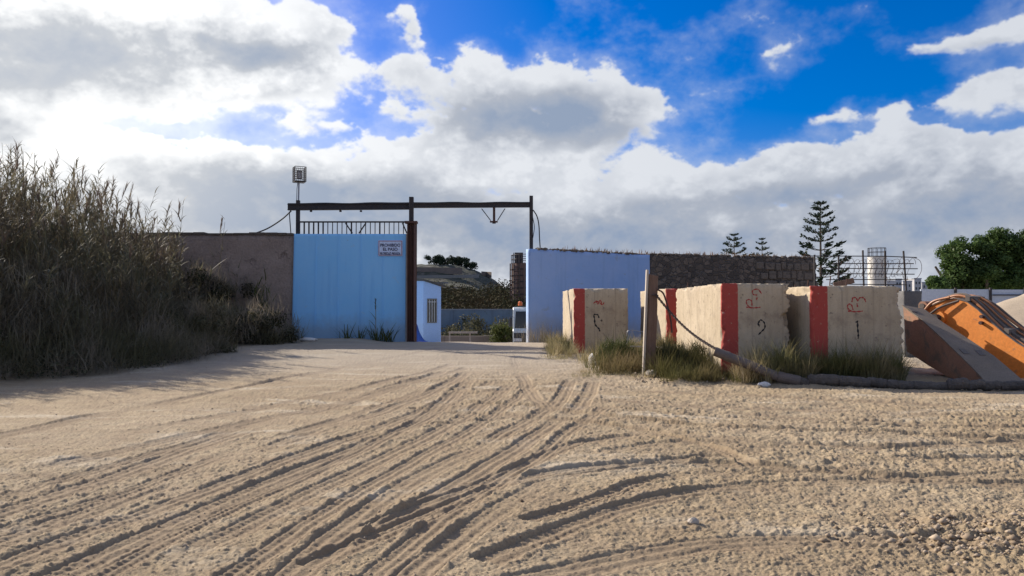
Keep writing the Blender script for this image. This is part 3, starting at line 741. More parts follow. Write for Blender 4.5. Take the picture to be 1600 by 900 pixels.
def gate_frame():
    g = empty('steel_portal', (at(643, 533, YG).x, YG, gz(-4, YG)), 'rusty steel portal of posts and a long beam over the gate opening', 'portal')
    def post(px, w, d, ytop, Y, zb, mat=M['rust'], name='post'):
        p = at(px, ytop, Y); return MB().box(p.x-w/2, p.x+w/2, Y-d/2, Y+d/2, zb, p.z).build(name, mat, g, bevel=.008)
    YB = YG+.12
    post(465.8, .14, .14, 313, YB, -.1, M['dark_steel'])
    # middle post: two channels with a web between
    p = at(643, 308, YG-.12); ym = YG-.12; mb = MB(); zb = -.1
    mb.box(p.x-.15, p.x-.105, ym-.16, ym+.10, zb, at(643,346,ym).z); mb.box(p.x+.105, p.x+.15, ym-.16, ym+.10, zb, at(643,346,ym).z)
    mb.box(p.x-.105, p.x+.105, ym-.05, ym-.015, zb, at(643,348,ym).z); mb.box(p.x-.04, p.x-.02, ym-.13, ym-.05, zb, at(643,350,ym).z); mb.box(p.x+.03, p.x+.05, ym-.13, ym-.05, zb, at(643,350,ym).z)
    mb.build('post', M['rust'], g)
    MB().box(p.x-.085, p.x+.085, ym-.11, ym+.06, at(643,345.5,ym).z, p.z).build('post_head', M['dark_steel'], g, bevel=.006)
    MB().box(p.x-.24, p.x+.24, ym-.20, ym+.14, at(643,349.5,ym).z, at(643,346,ym).z).build('cap_plate', M['rust'], g)
    q = at(650.3, 347, YG+.25); MB().box(q.x-.03, q.x+.03, YG+.22, YG+.28, zb, q.z).build('guide_post', M['rust'], g)
    YR = 31.62
    post(830, .15, .15, 306, YR, -.6, M['dark_steel'])
    # beam in two lengths with a slightly sagging top flange
    def beam(pxa, ya, Ya, pxb, yb, Yb, hh, mat):
        a, b = at(pxa, ya, Ya), at(pxb, yb, Yb); mb = MB()
        mb.bar(a, b, .10, hh); n = 16; P = [a.lerp(b, i/n)+Vector((0,-.02,hh/2+.03+.016*math.sin(i*.9+pxa)*math.sin(math.pi*i/n))) for i in range(n+1)]
        mb.bar(a+Vector((0,0,-hh/2-.012)), b+Vector((0,0,-hh/2-.012)), .19, .022)
        mb.bar(a+Vector((0,0,hh/2+.012)), b+Vector((0,0,hh/2+.012)), .19, .022)
        o = mb.build('beam', mat, g)
        MB().tube(P, .045, 6).build('cable_bundle', M['black'], g)
        return a, b
    beam(450, 324, YB, 643, 322.6, YG+.05, .19, M['dark_steel'])
    a, b = beam(644, 321.4, YG+.05, 828, 320.6, YR, .13, M['dark_steel'])
    t = (770-644)/(828-644.); c = a.lerp(b, t)
    yb = c.y; zt = c.z-.10; zl = at(770, 346.5, yb).z
    MB().box(c.x-.05, c.x+.05, yb-.05, yb+.05, zl+.03, zt).build('hanger', M['rust'], g)
    MB().box(c.x-.17, c.x+.15, yb-.07, yb+.07, zl-.03, zl+.028).build('hanger_plate', M['rust'], g)
    mb = MB().box(c.x-.07, c.x+.07, yb-.05, yb+.05, zl-.075, zl-.032); mb.build('hanger_foot', M['dark_steel'], g)
    for px in (752.5, 789):
        e = at(px, 326, yb); MB().bar((e.x, yb, e.z), (c.x+(.14 if px > 770 else -.14), yb, zl+.05), .03, .035).build('strut', M['dark_steel'], g)
    for px in (486, 532, 564):
        e = at(px, 329.2, YB-.02); MB().box(e.x-.04, e.x+.04, YB-.06, YB+.02, e.z-.05, e.z+.012).build('clip', M['dark_steel'], g)
    # floodlight on the left post
    f = at(466.3, 313, YB); fl = empty('floodlight', f, 'caged floodlight on a thin pole above the left end of the gate beam', 'lamp')
    top = at(467, 283, YB); MB().tube([f, top], .035, 8).build('pole', M['galv'], fl)
    c0 = at(467.8, 284.5, YB); c1 = at(467.8, 261.5, YB); hw = .215; zz0, zz1 = c0.z, c1.z
    cg = MB(); rot = R(28)
    def cp(u, v, z): return Vector((c0.x+(u*math.cos(rot)-v*math.sin(rot))*hw, YB+(u*math.sin(rot)+v*math.cos(rot))*hw, z))
    K = 6
    for z_i in range(8):
        z = zz0+(zz1-zz0)*z_i/7; r = .012 if z_i in (0, 7) else .006
        cs = [cp(-1,-1,z), cp(1,-1,z), cp(1,1,z), cp(-1,1,z)]
        for i in range(4): cg.tube([cs[i], cs[(i+1)%4]], r, 4, False)
    for side in range(4):
        for k in range(K):
            t = -1+2*k/K; q = [(t,-1),(1,t),(-t,1),(-1,-t)][side]; cg.tube([cp(*q, zz0), cp(*q, zz1)], .013 if k == 0 else .006, 4, False)
    cg.build('cage', M['dark_steel'], fl)
    bm = MB(); bm.hexa([cp(-.85,-.8,zz0+.01), cp(.85,-.8,zz0+.01), cp(.85,.8,zz0+.01), cp(-.85,.8,zz0+.01), cp(-.85,-.8,zz0+.035), cp(.85,-.8,zz0+.035), cp(.85,.8,zz0+.035), cp(-.85,.8,zz0+.035)])
    bm.build('cage_base', M['dark_steel'], fl)
    zc = (zz0+zz1)/2-.02
    lh = MB().hexa([cp(-.5,-.2,zc-.17), cp(.4,-.2,zc-.17), cp(.35,.45,zc-.13), cp(-.45,.45,zc-.13), cp(-.5,-.4,zc+.17), cp(.4,-.4,zc+.17), cp(.35,.3,zc+.15), cp(-.45,.3,zc+.15)])
    lh.build('lamp_housing', M['dark_steel'], fl)
    MB().hexa([cp(-.42,-.27,zc-.13), cp(.32,-.27,zc-.13), cp(.32,-.215,zc-.13), cp(-.42,-.215,zc-.13), cp(-.42,-.43,zc+.13), cp(.32,-.43,zc+.13), cp(.32,-.37,zc+.13), cp(-.42,-.37,zc+.13)]).build('lens', M['lamp_glass'], fl)
    P = [top+Vector((-.04,0,0)), at(464.0,295,YB), at(463.5,310,YB), at(463,322,YB)]; MB().tube(P, .012, 5).build('lead', M['black'], fl)
    # loose cables
    def cable(name, pts, r, label):
        P = catmull3(pts, 8); o = MB().tube(P, r, 6).build(name, M['black'], None, pts[0]); tag(o, label, 'cable'); return o
    cable('power_cable', [at(455,329.5,YB-.1), at(440,343,YG+.1), at(418,357,YG+.2), at(395,366,YG+.3)], .028, 'black cable sagging from the gate beam down onto the brown wall top')
    cable('power_cable', [at(452,330.5,YB-.13), at(453,345,YB-.1), at(454.5,364.5,YB-.1)], .02, 'short black cable dropping straight beside the left gate post')
    cable('power_cable', [at(833,328,YR-.1), at(839,338,YR-.1), at(842,352,YR-.1), at(843,372,YR-.1), at(844,387,YR-.1)], .026, 'bent black cable hanging beside the right gate post down to the whitewashed wall')
    cable('power_cable', [at(832.5,340,YR-.12), at(835,355,YR-.1), at(832.6,372,YR-.1)], .016, 'thin looped wire tied close against the right gate post')
def catmull3(pts, n=8):
    P = [Vector(p) for p in pts]; P = [2*P[0]-P[1]]+P+[2*P[-1]-P[-2]]; out = []
    for i in range(1, len(P)-2):
        a, b, c, d = P[i-1:i+3]
        for k in range(n):
            t = k/n; out.append(.5*((2*b)+(c-a)*t+(2*a-5*b+4*c-d)*t*t+(3*b-a-3*c+d)*t**3))
    out.append(P[-2]); return out
gate_frame()

# ------------------------------------------------------------------ guard booth and tarpaulin
def booth():
    Yc = 32.6; c = at(661.5, 500, Yc); zb = .0
    # front-right face runs right and a little away, left face recedes to the left
    rt = at(689, 500, Yc+.35); lf = at(640, 500, Yc+.40)
    P0, P1, P2 = Vector((c.x, c.y, 0)), Vector((rt.x, rt.y, 0)), Vector((lf.x, lf.y, 0)); P2 = P0+(P2-P0).normalized()*1.5; P3 = P1+P2-P0
    zc, zr, zl = at(661.5, 438.5, Yc).z, at(689, 448, Yc+.35).z, at(661.5, 436.5, Yc).z; z3 = zr+zl-zc
    b = empty('guard_booth', ((P0.x+P3.x)/2, (P0.y+P3.y)/2, gz(c.x, c.y)), 'small white guard booth with a sloping dark roof just inside the gate', 'booth')
    def V3(p, z): return Vector((p.x, p.y, z))
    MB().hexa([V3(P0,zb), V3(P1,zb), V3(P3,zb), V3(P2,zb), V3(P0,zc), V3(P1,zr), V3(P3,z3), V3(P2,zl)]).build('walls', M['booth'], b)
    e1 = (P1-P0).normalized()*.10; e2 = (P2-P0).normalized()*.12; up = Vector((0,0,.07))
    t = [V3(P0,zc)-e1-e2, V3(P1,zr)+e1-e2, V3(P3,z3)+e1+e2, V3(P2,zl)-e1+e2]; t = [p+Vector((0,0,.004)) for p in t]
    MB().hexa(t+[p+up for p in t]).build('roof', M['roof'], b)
    # window in the front face, with frame, glass and bars
    d = (P1-P0).normalized(); L = (P1-P0).length; nrm = Vector((d.y, -d.x, 0)); u0, u1 = (667.2-661.5)/27.5*L, (682.2-661.5)/27.5*L
    z0, z1 = at(674, 504.5, Yc+.15).z, at(674, 466.5, Yc+.15).z
    def fp(u, z, o): return Vector((P0.x, P0.y, 0))+d*u+nrm*o+Vector((0,0,z))
    def fbox(ua, ub, za, zb_, o0, o1): return [fp(ua,za,o1), fp(ub,za,o1), fp(ub,za,o0), fp(ua,za,o0), fp(ua,zb_,o1), fp(ub,zb_,o1), fp(ub,zb_,o0), fp(ua,zb_,o0)]
    fr = MB(); fr.hexa(fbox(u0,u1,z1-.05,z1,-.02,.03)); fr.hexa(fbox(u0,u1,z0,z0+.05,-.02,.03)); fr.hexa(fbox(u0,u0+.045,z0+.05,z1-.05,-.02,.03)); fr.hexa(fbox(u1-.045,u1,z0+.05,z1-.05,-.02,.03))
    w = fr.build('window', M['frame'], b)
    MB().hexa(fbox(u0+.045,u1-.045,z0+.05,z1-.05,-.02,.006)).build('pane', M['glass'], w)
    br = MB()
    for k in range(1, 4): u = u0+(u1-u0)*k/4; br.hexa(fbox(u-.014,u+.014,z0+.05,z1-.05,.01,.028))
    br.hexa(fbox(u0+.045,u1-.045,z1-.16,z1-.13,.009,.026))
    br.build('window_bars', flat('pale_bars', (.45,.46,.48), .5), w)
    # tarpaulin leaning against the left side
    pts = []; nu, nv = 14, 10
    for i in range(nu+1):
        for k in range(nv+1):
            u, v = i/nu, k/nv
            top = at(646+3*u, 502+10*u, 31.6); bot = at(647+24*u, 536.5, 31.3-.2*u)
            top = at(648+12*u, 500+34*u**1.1, 31.9); p = top.lerp(Vector((bot.x, bot.y, gz(bot.x, bot.y)+.01)), v)
            p += Vector((0, -.12*mnoise.noise((u*4, v*2, 3))-.05*math.sin(u*14+v*3)*v, .03*mnoise.noise((u*5, v*5, 9))))
            pts.append(p)
    Q = [(i*(nv+1)+k, (i+1)*(nv+1)+k, (i+1)*(nv+1)+k+1, i*(nv+1)+k+1) for i in range(nu) for k in range(nv)]
    o = np_mesh('tarpaulin', [tuple(p) for p in pts], Q, M['tarp'], None, pts[nv], True)
    md = o.modifiers.new('thickness', 'SOLIDIFY'); md.thickness = .02
    tag(o, 'crumpled bright blue tarpaulin slumped against the booth beside the gate post', 'tarpaulin')
booth()

# ------------------------------------------------------------------ lorry behind the right wall
def truck():
    Y = 42.5; zg = gz(1, Y); x0 = at(801.5, 500, Y).x; x1 = x0+2.45; zt = at(810, 480.5, Y).z
    t = empty('lorry', ((x0+x1)/2, Y+3, zg), 'white lorry with an orange beacon parked half hidden behind the right wall', 'lorry')
    H = zt-zg; zf = zg+.45
    cab = MB(); prof = [(Y+.02, zf), (Y, zg+1.5), (Y+.12, zg+1.62), (Y+.42, zt-.12), (Y+.62, zt), (Y+2.1, zt+.02), (Y+2.1, zf)]
    cab.prism([(x0, y, z) for y, z in prof], (x1-x0, 0, 0)); cab.build('cab', M['truck_white'], t, bevel=.03)
    def fy(z): return Y+.12+(z-zg-1.62)/(zt-.12-zg-1.62)*.30
    za, zb = zg+1.66, zt-.22
    MB().hexa([(x0+.1, fy(za)-.015, za), (x1-.1, fy(za)-.015, za), (x1-.1, fy(za)+.05, za), (x0+.1, fy(za)+.05, za), (x0+.16, fy(zb)-.015, zb), (x1-.16, fy(zb)-.015, zb), (x1-.16, fy(zb)+.05, zb), (x0+.16, fy(zb)+.05, zb)]).build('windscreen', M['truck_glass'], t)
    MB().box(x0+.05, x1-.05, Y-.045, Y+.04, zg+.82, zg+1.40).build('grille', M['truck_dark'], t, bevel=.01)
    MB().box(x0-.01, x1+.01, Y-.10, Y+.2, zg+.38, zg+.80).build('bumper', M['truck_dark'], t, bevel=.03)
    for s in (0, 1):
        xa = x0+.06 if s == 0 else x1-.5
        MB().box(xa, xa+.44, Y-.075, Y-.048, zg+.92, zg+1.10).build('headlight', M['lamp_glass'], t, bevel=.01)
        xm = x0-.22 if s == 0 else x1+.04
        m_ = MB().box(xm, xm+.18, Y+.05, Y+.16, zg+1.75, zg+2.25); mo = m_.build('mirror', M['truck_dark'], t, bevel=.02)
        MB().bar((xm+.09, Y+.2, zg+2.3), (x0+.02 if s == 0 else x1-.02, Y+.5, zg+2.35), .03, .03).build('mirror_arm', M['truck_dark'], mo)
        for yy in (Y+1.1, Y+4.6, Y+5.9):
            xc = x0+.02 if s == 0 else x1-.30
            wh = MB().tube([(xc, yy, zg+.5), (xc+.05, yy, zg+.5), (xc+.23, yy, zg+.5), (xc+.28, yy, zg+.5)], [.44,.5,.5,.44], 20).build('wheel', M['black'], t)
            MB().tube([(xc-.012, yy, zg+.5), (xc+.292, yy, zg+.5)], .24, 14).build('rim', M['galv'], wh)
    bx = at(809, 478, Y).x+.15
    MB().box(x0+.35, x1-.35, Y+.75, Y+1.0, zt+.025, zt+.10).build('beacon_bar', M['truck_dark'], t)
    MB().tube([(bx, Y+.87, zt+.105), (bx, Y+.87, zt+.30), (bx, Y+.87, zt+.36)], [.13,.12,.06], 12).build('beacon', M['beacon'], t, smooth=False)
    MB().box(x0+.75, x1-.75, Y+2.1, Y+7, zg+.55, zg+.85).build('chassis', M['truck_dark'], t)
    body = MB().box(x0, x1, Y+2.4, Y+7.2, zg+.95, zg+2.35); body.build('tipper_body', mottled('tipper_grey', (.25,.26,.28), (.33,.33,.34), 2, .7, 20, .1, .004), t, bevel=.02)
truck()

# ------------------------------------------------------------------ yard beyond the gate
def yard():
    Y = 62; zt = at(700, 484.5, Y).z
    o = empty('yard_wall', (-4, Y, -1.4), 'grey blockwork wall at the back of the yard seen through the gate', 'wall')
    MB().box(-13, 2.5, Y, Y+.3, -1.6, zt).build('wall_face', M['far_wall'], o)
    mb = MB(); x = -13
    while x < 2.4: mb.box(x, x+1.92, Y-.03, Y+.33, zt+.003, zt+.09); x += 1.95
    mb.build('coping', mottled('grey_coping', (.20,.24,.29), (.25,.28,.33), 2, .9, 20, .2, .01), o)
    Y2 = 50; zt2 = at(700, 524.5, Y2).z
    p = empty('low_wall', (-1, Y2, -1.4), 'low tan wall across the yard behind the metal trestle', 'wall')
    xa = -7
    while xa < 1.2: 
        MB().box(xa, xa+2.55, Y2, Y2+.25, -1.5, zt2+random.uniform(-.03,.02)).build('wall_section', M['low_wall'], p, bevel=.01); xa += 2.56
    Y3 = 40; a, b = at(701, 519.5, Y3), at(746, 519.5, Y3); zb = gz(-2, Y3)
    q = empty('trestle', ((a.x+b.x)/2, Y3, zb), 'plain metal trestle frame standing before the low tan wall', 'trestle')
    pale = flat('pale_steel', (.30,.26,.23), .6)
    MB().bar((a.x, Y3, a.z), (b.x, Y3, b.z), .12, .10).build('crossbar', pale, q)
    for px in (702, 734):
        for dy in (-.02, .5): 
            g_ = at(px, 520, Y3); MB().bar((g_.x, Y3+dy, zb), (g_.x, Y3+.2, a.z-.052), .07, .07, (0,1,0)).build('leg', pale, q)
yard()

def foliage(cent, rad, n, leaf, seed, flatten=.75):
    """leaf-sized quads gathered in clumps; cent (K,3), rad (K,)"""
    g = np.random.default_rng(seed); cent = np.asarray(cent, float); rad = np.asarray(rad, float)
    p = rad**2; k = g.choice(len(cent), n, p=p/p.sum())
    d = g.normal(size=(n, 3)); d /= np.linalg.norm(d, axis=1)[:, None]
    r = rad[k]*g.random(n)**.45
    P = cent[k]+d*r[:, None]*np.array([1,1,flatten])
    nrm = d*.8+g.normal(size=(n,3))*.7+np.array([0,0,.5]); nrm /= np.linalg.norm(nrm, axis=1)[:, None]
    t = np.cross(nrm, g.normal(size=(n,3))); t /= np.linalg.norm(t, axis=1)[:, None]; b = np.cross(nrm, t)
    s = leaf*g.uniform(.6, 1.4, n)[:, None]
    V = np.stack([P-t*s, P-b*s*.5, P+t*s, P+b*s*.5], 1).reshape(-1, 3)
    return V, np.arange(4*n).reshape(n, 4)

def far_tank():
    Y = 85; c = at(825, 440, Y); r = (at(825,440,Y)-at(799,440,Y)).length; zt = at(812, 412, Y).z; zb = -1.5
    t = empty('rusty_tank', (c.x, Y, zb), 'tall rusty cylindrical tank with a top railing behind the whitewashed wall', 'tank')
    n = 32; mb = MB(); z = at(800, 470, Y).z
    zs = [z+(zt-z)*k/6 for k in range(7)]
    mb.tube([(c.x, Y, q) for q in zs], r, n); mb.build('shell', M['tank'], t)
    for q in zs[:-1]:
        MB().tube([(c.x, Y, q-.05+.001), (c.x, Y, q+.08)], r+.06, n).build('hoop', M['dark_steel'], t)
    for k in range(14):
        a = 2*math.pi*k/14; x, y = c.x+math.cos(a)*(r+.12), Y+math.sin(a)*(r+.12)
        MB().box(x-.07, x+.07, y-.07, y+.07, zb, zt+.02).build('upright', M['tank'], t)
    rl = MB()
    for zz in (zt+.45, zt+.95): rl.tube([(c.x+math.cos(2*math.pi*k/24)*r, Y+math.sin(2*math.pi*k/24)*r, zz) for k in range(25)], .035, 4, False)
    for k in range(16): a = 2*math.pi*k/16; rl.tube([(c.x+math.cos(a)*r, Y+math.sin(a)*r, zt), (c.x+math.cos(a)*r, Y+math.sin(a)*r, zt+.95)], .035, 4)
    rl.build('railing', M['dark_steel'], t)
    a = R(235); ld = MB(); px_, py_ = c.x+math.cos(a)*(r+.4), Y+math.sin(a)*(r+.4)
    for s in (-.3, .3): ld.tube([(px_+s, py_, zb), (px_+s, py_, zt+1.1)], .05, 4)
    z = 0
    while z < zt: ld.tube([(px_-.3, py_, z), (px_+.3, py_, z)], .035, 4); z += .45
    ld.build('ladder', M['dark_steel'], t)
    MB().box(c.x-r*.8, c.x-r*.3, Y-r*.4, Y, zt+.01, zt+1.2).build('hatch', M['dark_steel'], t)
far_tank()

# ------------------------------------------------------------------ fort walls and pines on the hill
def hill_things():
    stone = mottled('fort_stone', (.14,.115,.10), (.20,.165,.14), .4, .95, 5, .3, .05)
    pale = mottled('pale_retaining_wall', (.17,.175,.17), (.24,.235,.225), .3, .95, 5, .3, .05)
    def wall(px0, px1, yt0, yt1, hpx, Y, label, mat, n=14):
        V = []; mb = MB()
        P = [at(px0+(px1-px0)*i/n, yt0+(yt1-yt0)*i/n, Y+3*math.sin(i/n*3)) for i in range(n+1)]
        for i in range(n):
            a, b = P[i], P[i+1]; h = hpx*Y/F_PX
            mb.hexa([(a.x,a.y,a.z-h),(b.x,b.y,b.z-h),(b.x,b.y+1,b.z-h),(a.x,a.y+1,a.z-h),(a.x,a.y,a.z),(b.x,b.y,b.z),(b.x,b.y+1,b.z),(a.x,a.y+1,a.z)])
        o = mb.build('fort_wall', mat, None, (P[n//2].x, Y, P[n//2].z-hpx*Y/F_PX)); tag(o, label, 'wall')
    wall(600, 722, 416.5, 418.5, 10, 229, 'long ruddy fort wall along the hilltop under the trees', stone)
    wall(752, 768, 424, 425, 9, 240, 'short square bastion at the right shoulder of the hill', stone, 2)
    wall(600, 748, 431, 429, 5, 214, 'thin pale retaining wall halfway up the hill', pale)
    wall(640, 700, 441, 440.5, 2.6, 200, 'lowest pale terrace wall on the hillside', pale)
    g = random.Random(4)
    spec = [(680,399,4.2,'leftmost rounded pine on the hilltop'), (694,398.5,4.0,'tallest rounded pine second from left on the hilltop'), (708,401,3.8,'broad pine in the middle of the hilltop row'),
            (721,402,3.4,'rounded pine right of centre in the hilltop row'), (735,409,2.6,'smallest pine lowest at the right end of the hilltop row')]
    for i, (px, yt, r, lab) in enumerate(spec):
        Y = 243+g.uniform(-2, 3); top = at(px, yt, Y); zb = at(px, 421 if i < 4 else 424, Y).z
        t = empty('pine_tree', (top.x, Y, zb), lab, 'tree', 'pines on the hilltop')
        tr = MB(); H = top.z-zb
        for k in range(3):
            a = g.uniform(0, 6.28); tr.tube([(top.x, Y, zb-.8), (top.x+.3*math.cos(a), Y, zb+H*.35), (top.x+r*.45*math.cos(a), Y+r*.3*math.sin(a), zb+H*.7)], [.28,.2,.1], 6)
        tr.build('trunk', M['bark'], t)
        cs = [(top.x+g.uniform(-.85,.85)*r*.8, Y+g.uniform(-1,1)*r*.8, zb+H*(.38+.6*g.random())) for _ in range(20)]
        cs = [(x, y, min(z, top.z-.7)) for x, y, z in cs]
        V, Q = foliage(cs, [g.uniform(.55, 1.2) for _ in cs], 2300, .22, 40+i, .75); np_mesh('crown', V, Q, M['hill_leaf'], t)
hill_things()

def scrub():
    g = np.random.default_rng(12); C = []; Rr = []
    for _ in range(420):
        x = g.uniform(-24, 9); y = g.uniform(66, 128); r = g.uniform(.9, 2.3); 
        C.append((x, y, -1.2+r*.6+ (y-66)*.062+g.uniform(0,.9))); Rr.append(r)
    for _ in range(120):
        x = g.uniform(-38, 3); y = g.uniform(130, 196); r = g.uniform(1.3, 2.8); C.append((x, y, -.8+r*.5+(y-130)*.02+g.uniform(1,2.2))); Rr.append(r)
    V, Q = foliage(C, Rr, 70000, .17, 13, .85)
    o = np_mesh('scrub', V, Q, M['scrub_leaf'], None, (-6, 90, -1.4)); tag(o, 'mass of dark olive scrub between the yard wall and the hill', 'scrub', kind='stuff')
    # weeds in front of the far wall
    C = [(g.uniform(-12, 1.5), g.uniform(55, 61.5), -1.5+g.uniform(.1,2.0)*g.random()+.2) for _ in range(150)]
    V, Q = foliage(C, g.uniform(.25, .75, 150), 16000, .11, 14, 1.2)
    o = np_mesh('yard_weeds', V, Q, M['bush_dark'], None, (-5, 58, -1.4)); tag(o, 'dark weeds growing along the foot of the grey yard wall', 'weeds', kind='stuff')
    c = at(795, 515, 49); C = [(c.x+g.uniform(-.9,.3), 49+g.uniform(-.3,.4), -1.3+g.uniform(.3,1.5)) for _ in range(14)]
    V, Q = foliage(C, g.uniform(.3,.55,14), 1500, .09, 15, 1)
    t = empty('shrub', (c.x, 49, -1.35), 'olive shrub growing beside the parked lorry', 'shrub'); np_mesh('foliage', V, Q, M['weed'], t)
    MB().tube([(c.x-.3,49,-1.4),(c.x-.3,49,-.4)], .05, 6).build('stem', M['bark'], t)
scrub()

# ------------------------------------------------------------------ right background
def norfolk(px, ytop, Y, zb, rmax, ntier, seed, label, tw=.16):
    g = random.Random(seed); top = at(px, ytop, Y); H = top.z-zb
    t = empty('norfolk_pine', (top.x, Y, zb), label, 'tree', 'norfolk pines behind the walls')
    MB().tube([(top.x, Y, zb), (top.x, Y, zb+H*.6), top], [tw, tw*.55, .03], 8).build('trunk', M['bark'], t)
    br = MB(); P = []; D = []
    for k in range(ntier):
        f = k/(ntier-1.)               # 0 at the top
        z = top.z-.12*H*.1-f**1.15*H*.86; L = rmax*(.13+.87*f**.75)*(1 if f < .8 else 1-.3*(f-.8)/.2)
        n = 5; a0 = g.uniform(0, 6.28)
        for i in range(n):
            a = a0+2*math.pi*i/n+g.uniform(-.15,.15); l = L*g.uniform(.78, 1.12); up = .42-.10*f
            if f > .35 and g.random() < .12: continue
            pts = [Vector((top.x+math.cos(a)*l*s, Y+math.sin(a)*l*s, z-.10*l*math.sin(s*2.2)*(f*.8)+up*l*s**1.7)) for s in (0,.33,.66,1)]
            br.tube(pts, [.035+.03*f,.03,.02,.012], 4, False)
            for s in np.linspace(.2 if f < .4 else .55, 1, int(9+7*l/rmax)):
                q = pts[0].lerp(pts[1], s/.33) if s < .33 else pts[1].lerp(pts[2], (s-.33)/.33) if s < .66 else pts[2].lerp(pts[3], (s-.66)/.34)
                for _ in range(4): P.append(q+Vector((g.gauss(0,.04),g.gauss(0,.04),g.gauss(0,.025)))*(1+l)); D.append((a+g.choice((-1,1))*g.uniform(.3,1.3), .16+.12*l*s))
    br.build('branches', M['bark'], t)
    P = np.array([tuple(p) for p in P]); D = np.array(D); n = len(P); rg = np.random.default_rng(seed)
    d = np.stack([np.cos(D[:,0]), np.sin(D[:,0]), rg.uniform(.15,.8,n)], -1); d /= np.linalg.norm(d,axis=1)[:,None]
    w = np.cross(d, rg.normal(size=(n,3))); w /= np.linalg.norm(w,axis=1)[:,None]; L = np.minimum(D[:,1], .42)[:,None]*(H/9.)**.5; w = w*L*.20
    V = np.stack([P-w*.5, P+d*L*.5-w, P+d*L, P+d*L*.5+w], 1).reshape(-1,3)
    np_mesh('crown', V, np.arange(4*n).reshape(n,4), M['pine'], t)
norfolk(1281.5, 317, 60, -1.4, 2.5, 15, 5, 'tall norfolk pine rising between the stone wall end and the wire fence', .17)
norfolk(1147, 366.5, 95, -1.4, 3.4, 12, 6, 'bushier of the two small pine tops showing above the stone wall', .15)
norfolk(1190.5, 373, 110, -1.4, 2.6, 12, 7, 'thinner of the two small pine tops showing above the stone wall', .12)

def silo():
    Y = 62; c = at(1370.5, 430, Y); r = 14*Y/F_PX*.96; zt = at(1370, 402, Y).z; zb = -1.4
    s = empty('silo', (c.x, Y, zb), 'white cylindrical silo with a railing on top beyond the wire fence', 'silo')
    MB().tube([(c.x, Y, zb), (c.x, Y, zt)], r, 36).build('shell', M['silo'], s, smooth=False)
    for k in range(6):
        z = zb+(zt-zb)*(k+.98)/6; MB().tube([(c.x, Y, z-.03), (c.x, Y, z+.03)], r+.018, 36).build('seam_band', M['silo'], s)
    rl = MB(); n = 12; zr = zt+.75
    for zz in (zt+.42, zr): rl.tube([(c.x+math.cos(2*math.pi*k/24)*r*.96, Y+math.sin(2*math.pi*k/24)*r*.96, zz) for k in range(25)], .018, 4, False)
    for k in range(n): a = 2*math.pi*k/n; rl.tube([(c.x+math.cos(a)*r*.96, Y+math.sin(a)*r*.96, zt), (c.x+math.cos(a)*r*.96, Y+math.sin(a)*r*.96, zr)], .02, 4)
    rl.build('railing', M['dark_steel'], s)
silo()

def wire_fence():
    Y = 31; f = empty('wire_fence', (at(1345, 448, Y).x, Y, 0), 'rusty rebar fence strung with loose wire behind the red striped block', 'fence')
    X = lambda px: at(px, 430, Y).x; Z = lambda py: at(1350, py, Y).z
    for (pb, pt, yt) in ((1273,1273,398),(1310.5,1310.5,399),(1351,1348.5,391),(1383,1383,392),(1421,1412,392)):
        MB().bar((X(pb), Y, gz(0,Y)-.1), (X(pt), Y, Z(yt)), .055, .055, (0,1,0)).build('post', M['dark_steel'], f)
    for (xa, ya, xb, yb) in ((1256,400,1385,400.5),(1383,400.5,1432,402.5),(1300,412,1427,412),(1298,419.5,1433,420),(1280,427.5,1428,428.5),(1290,437,1418,436.5),(1310,444,1416,445)):
        MB().bar((X(xa), Y-.045, Z(ya)), (X(xb), Y-.045, Z(yb)), .03, .036).build('rail', M['dark_steel'], f)
    g = random.Random(8); mb = MB()
    P = []
    for i in range(190):
        t = i/190*13*2*math.pi; x = 1312+i/190*112
        P.append((X(x+7*math.cos(t)*g.uniform(.7,1.1)), Y+.25*math.sin(t), Z(419+15*math.sin(t)*g.uniform(.75,1.1))))
    mb.tube(P, .008, 4, False)
    for _ in range(18):
        x = g.uniform(1315,1418); y = g.uniform(402,435); mb.tube(catmull3([(X(x),Y-.06,Z(y)), (X(x+g.uniform(-3,3)),Y-.1,Z(y+4)), (X(x+g.uniform(-5,5)),Y-.1,Z(y+g.uniform(5,11)))], 4), .010, 4, False)
    mb.tube(catmull3([(X(1427),Y,Z(402)),(X(1438),Y,Z(408)),(X(1440),Y,Z(422)),(X(1433),Y,Z(434)),(X(1424),Y,Z(436))], 6), .010, 4, False)
    mb.build('loose_wire', M['rust'], f)
    for i, (px, y0, w, lab) in enumerate(((1328,437,1.0,'sloping timber plank propped against the wire fence'),)):
        o = MB().bar(at(1303, 446, Y-.3), at(1334, 438, Y-.3), .06, .22); o = o.build('plank', M['wood'], None, at(1318, 446, Y-.3)); tag(o, lab, 'plank')
wire_fence()

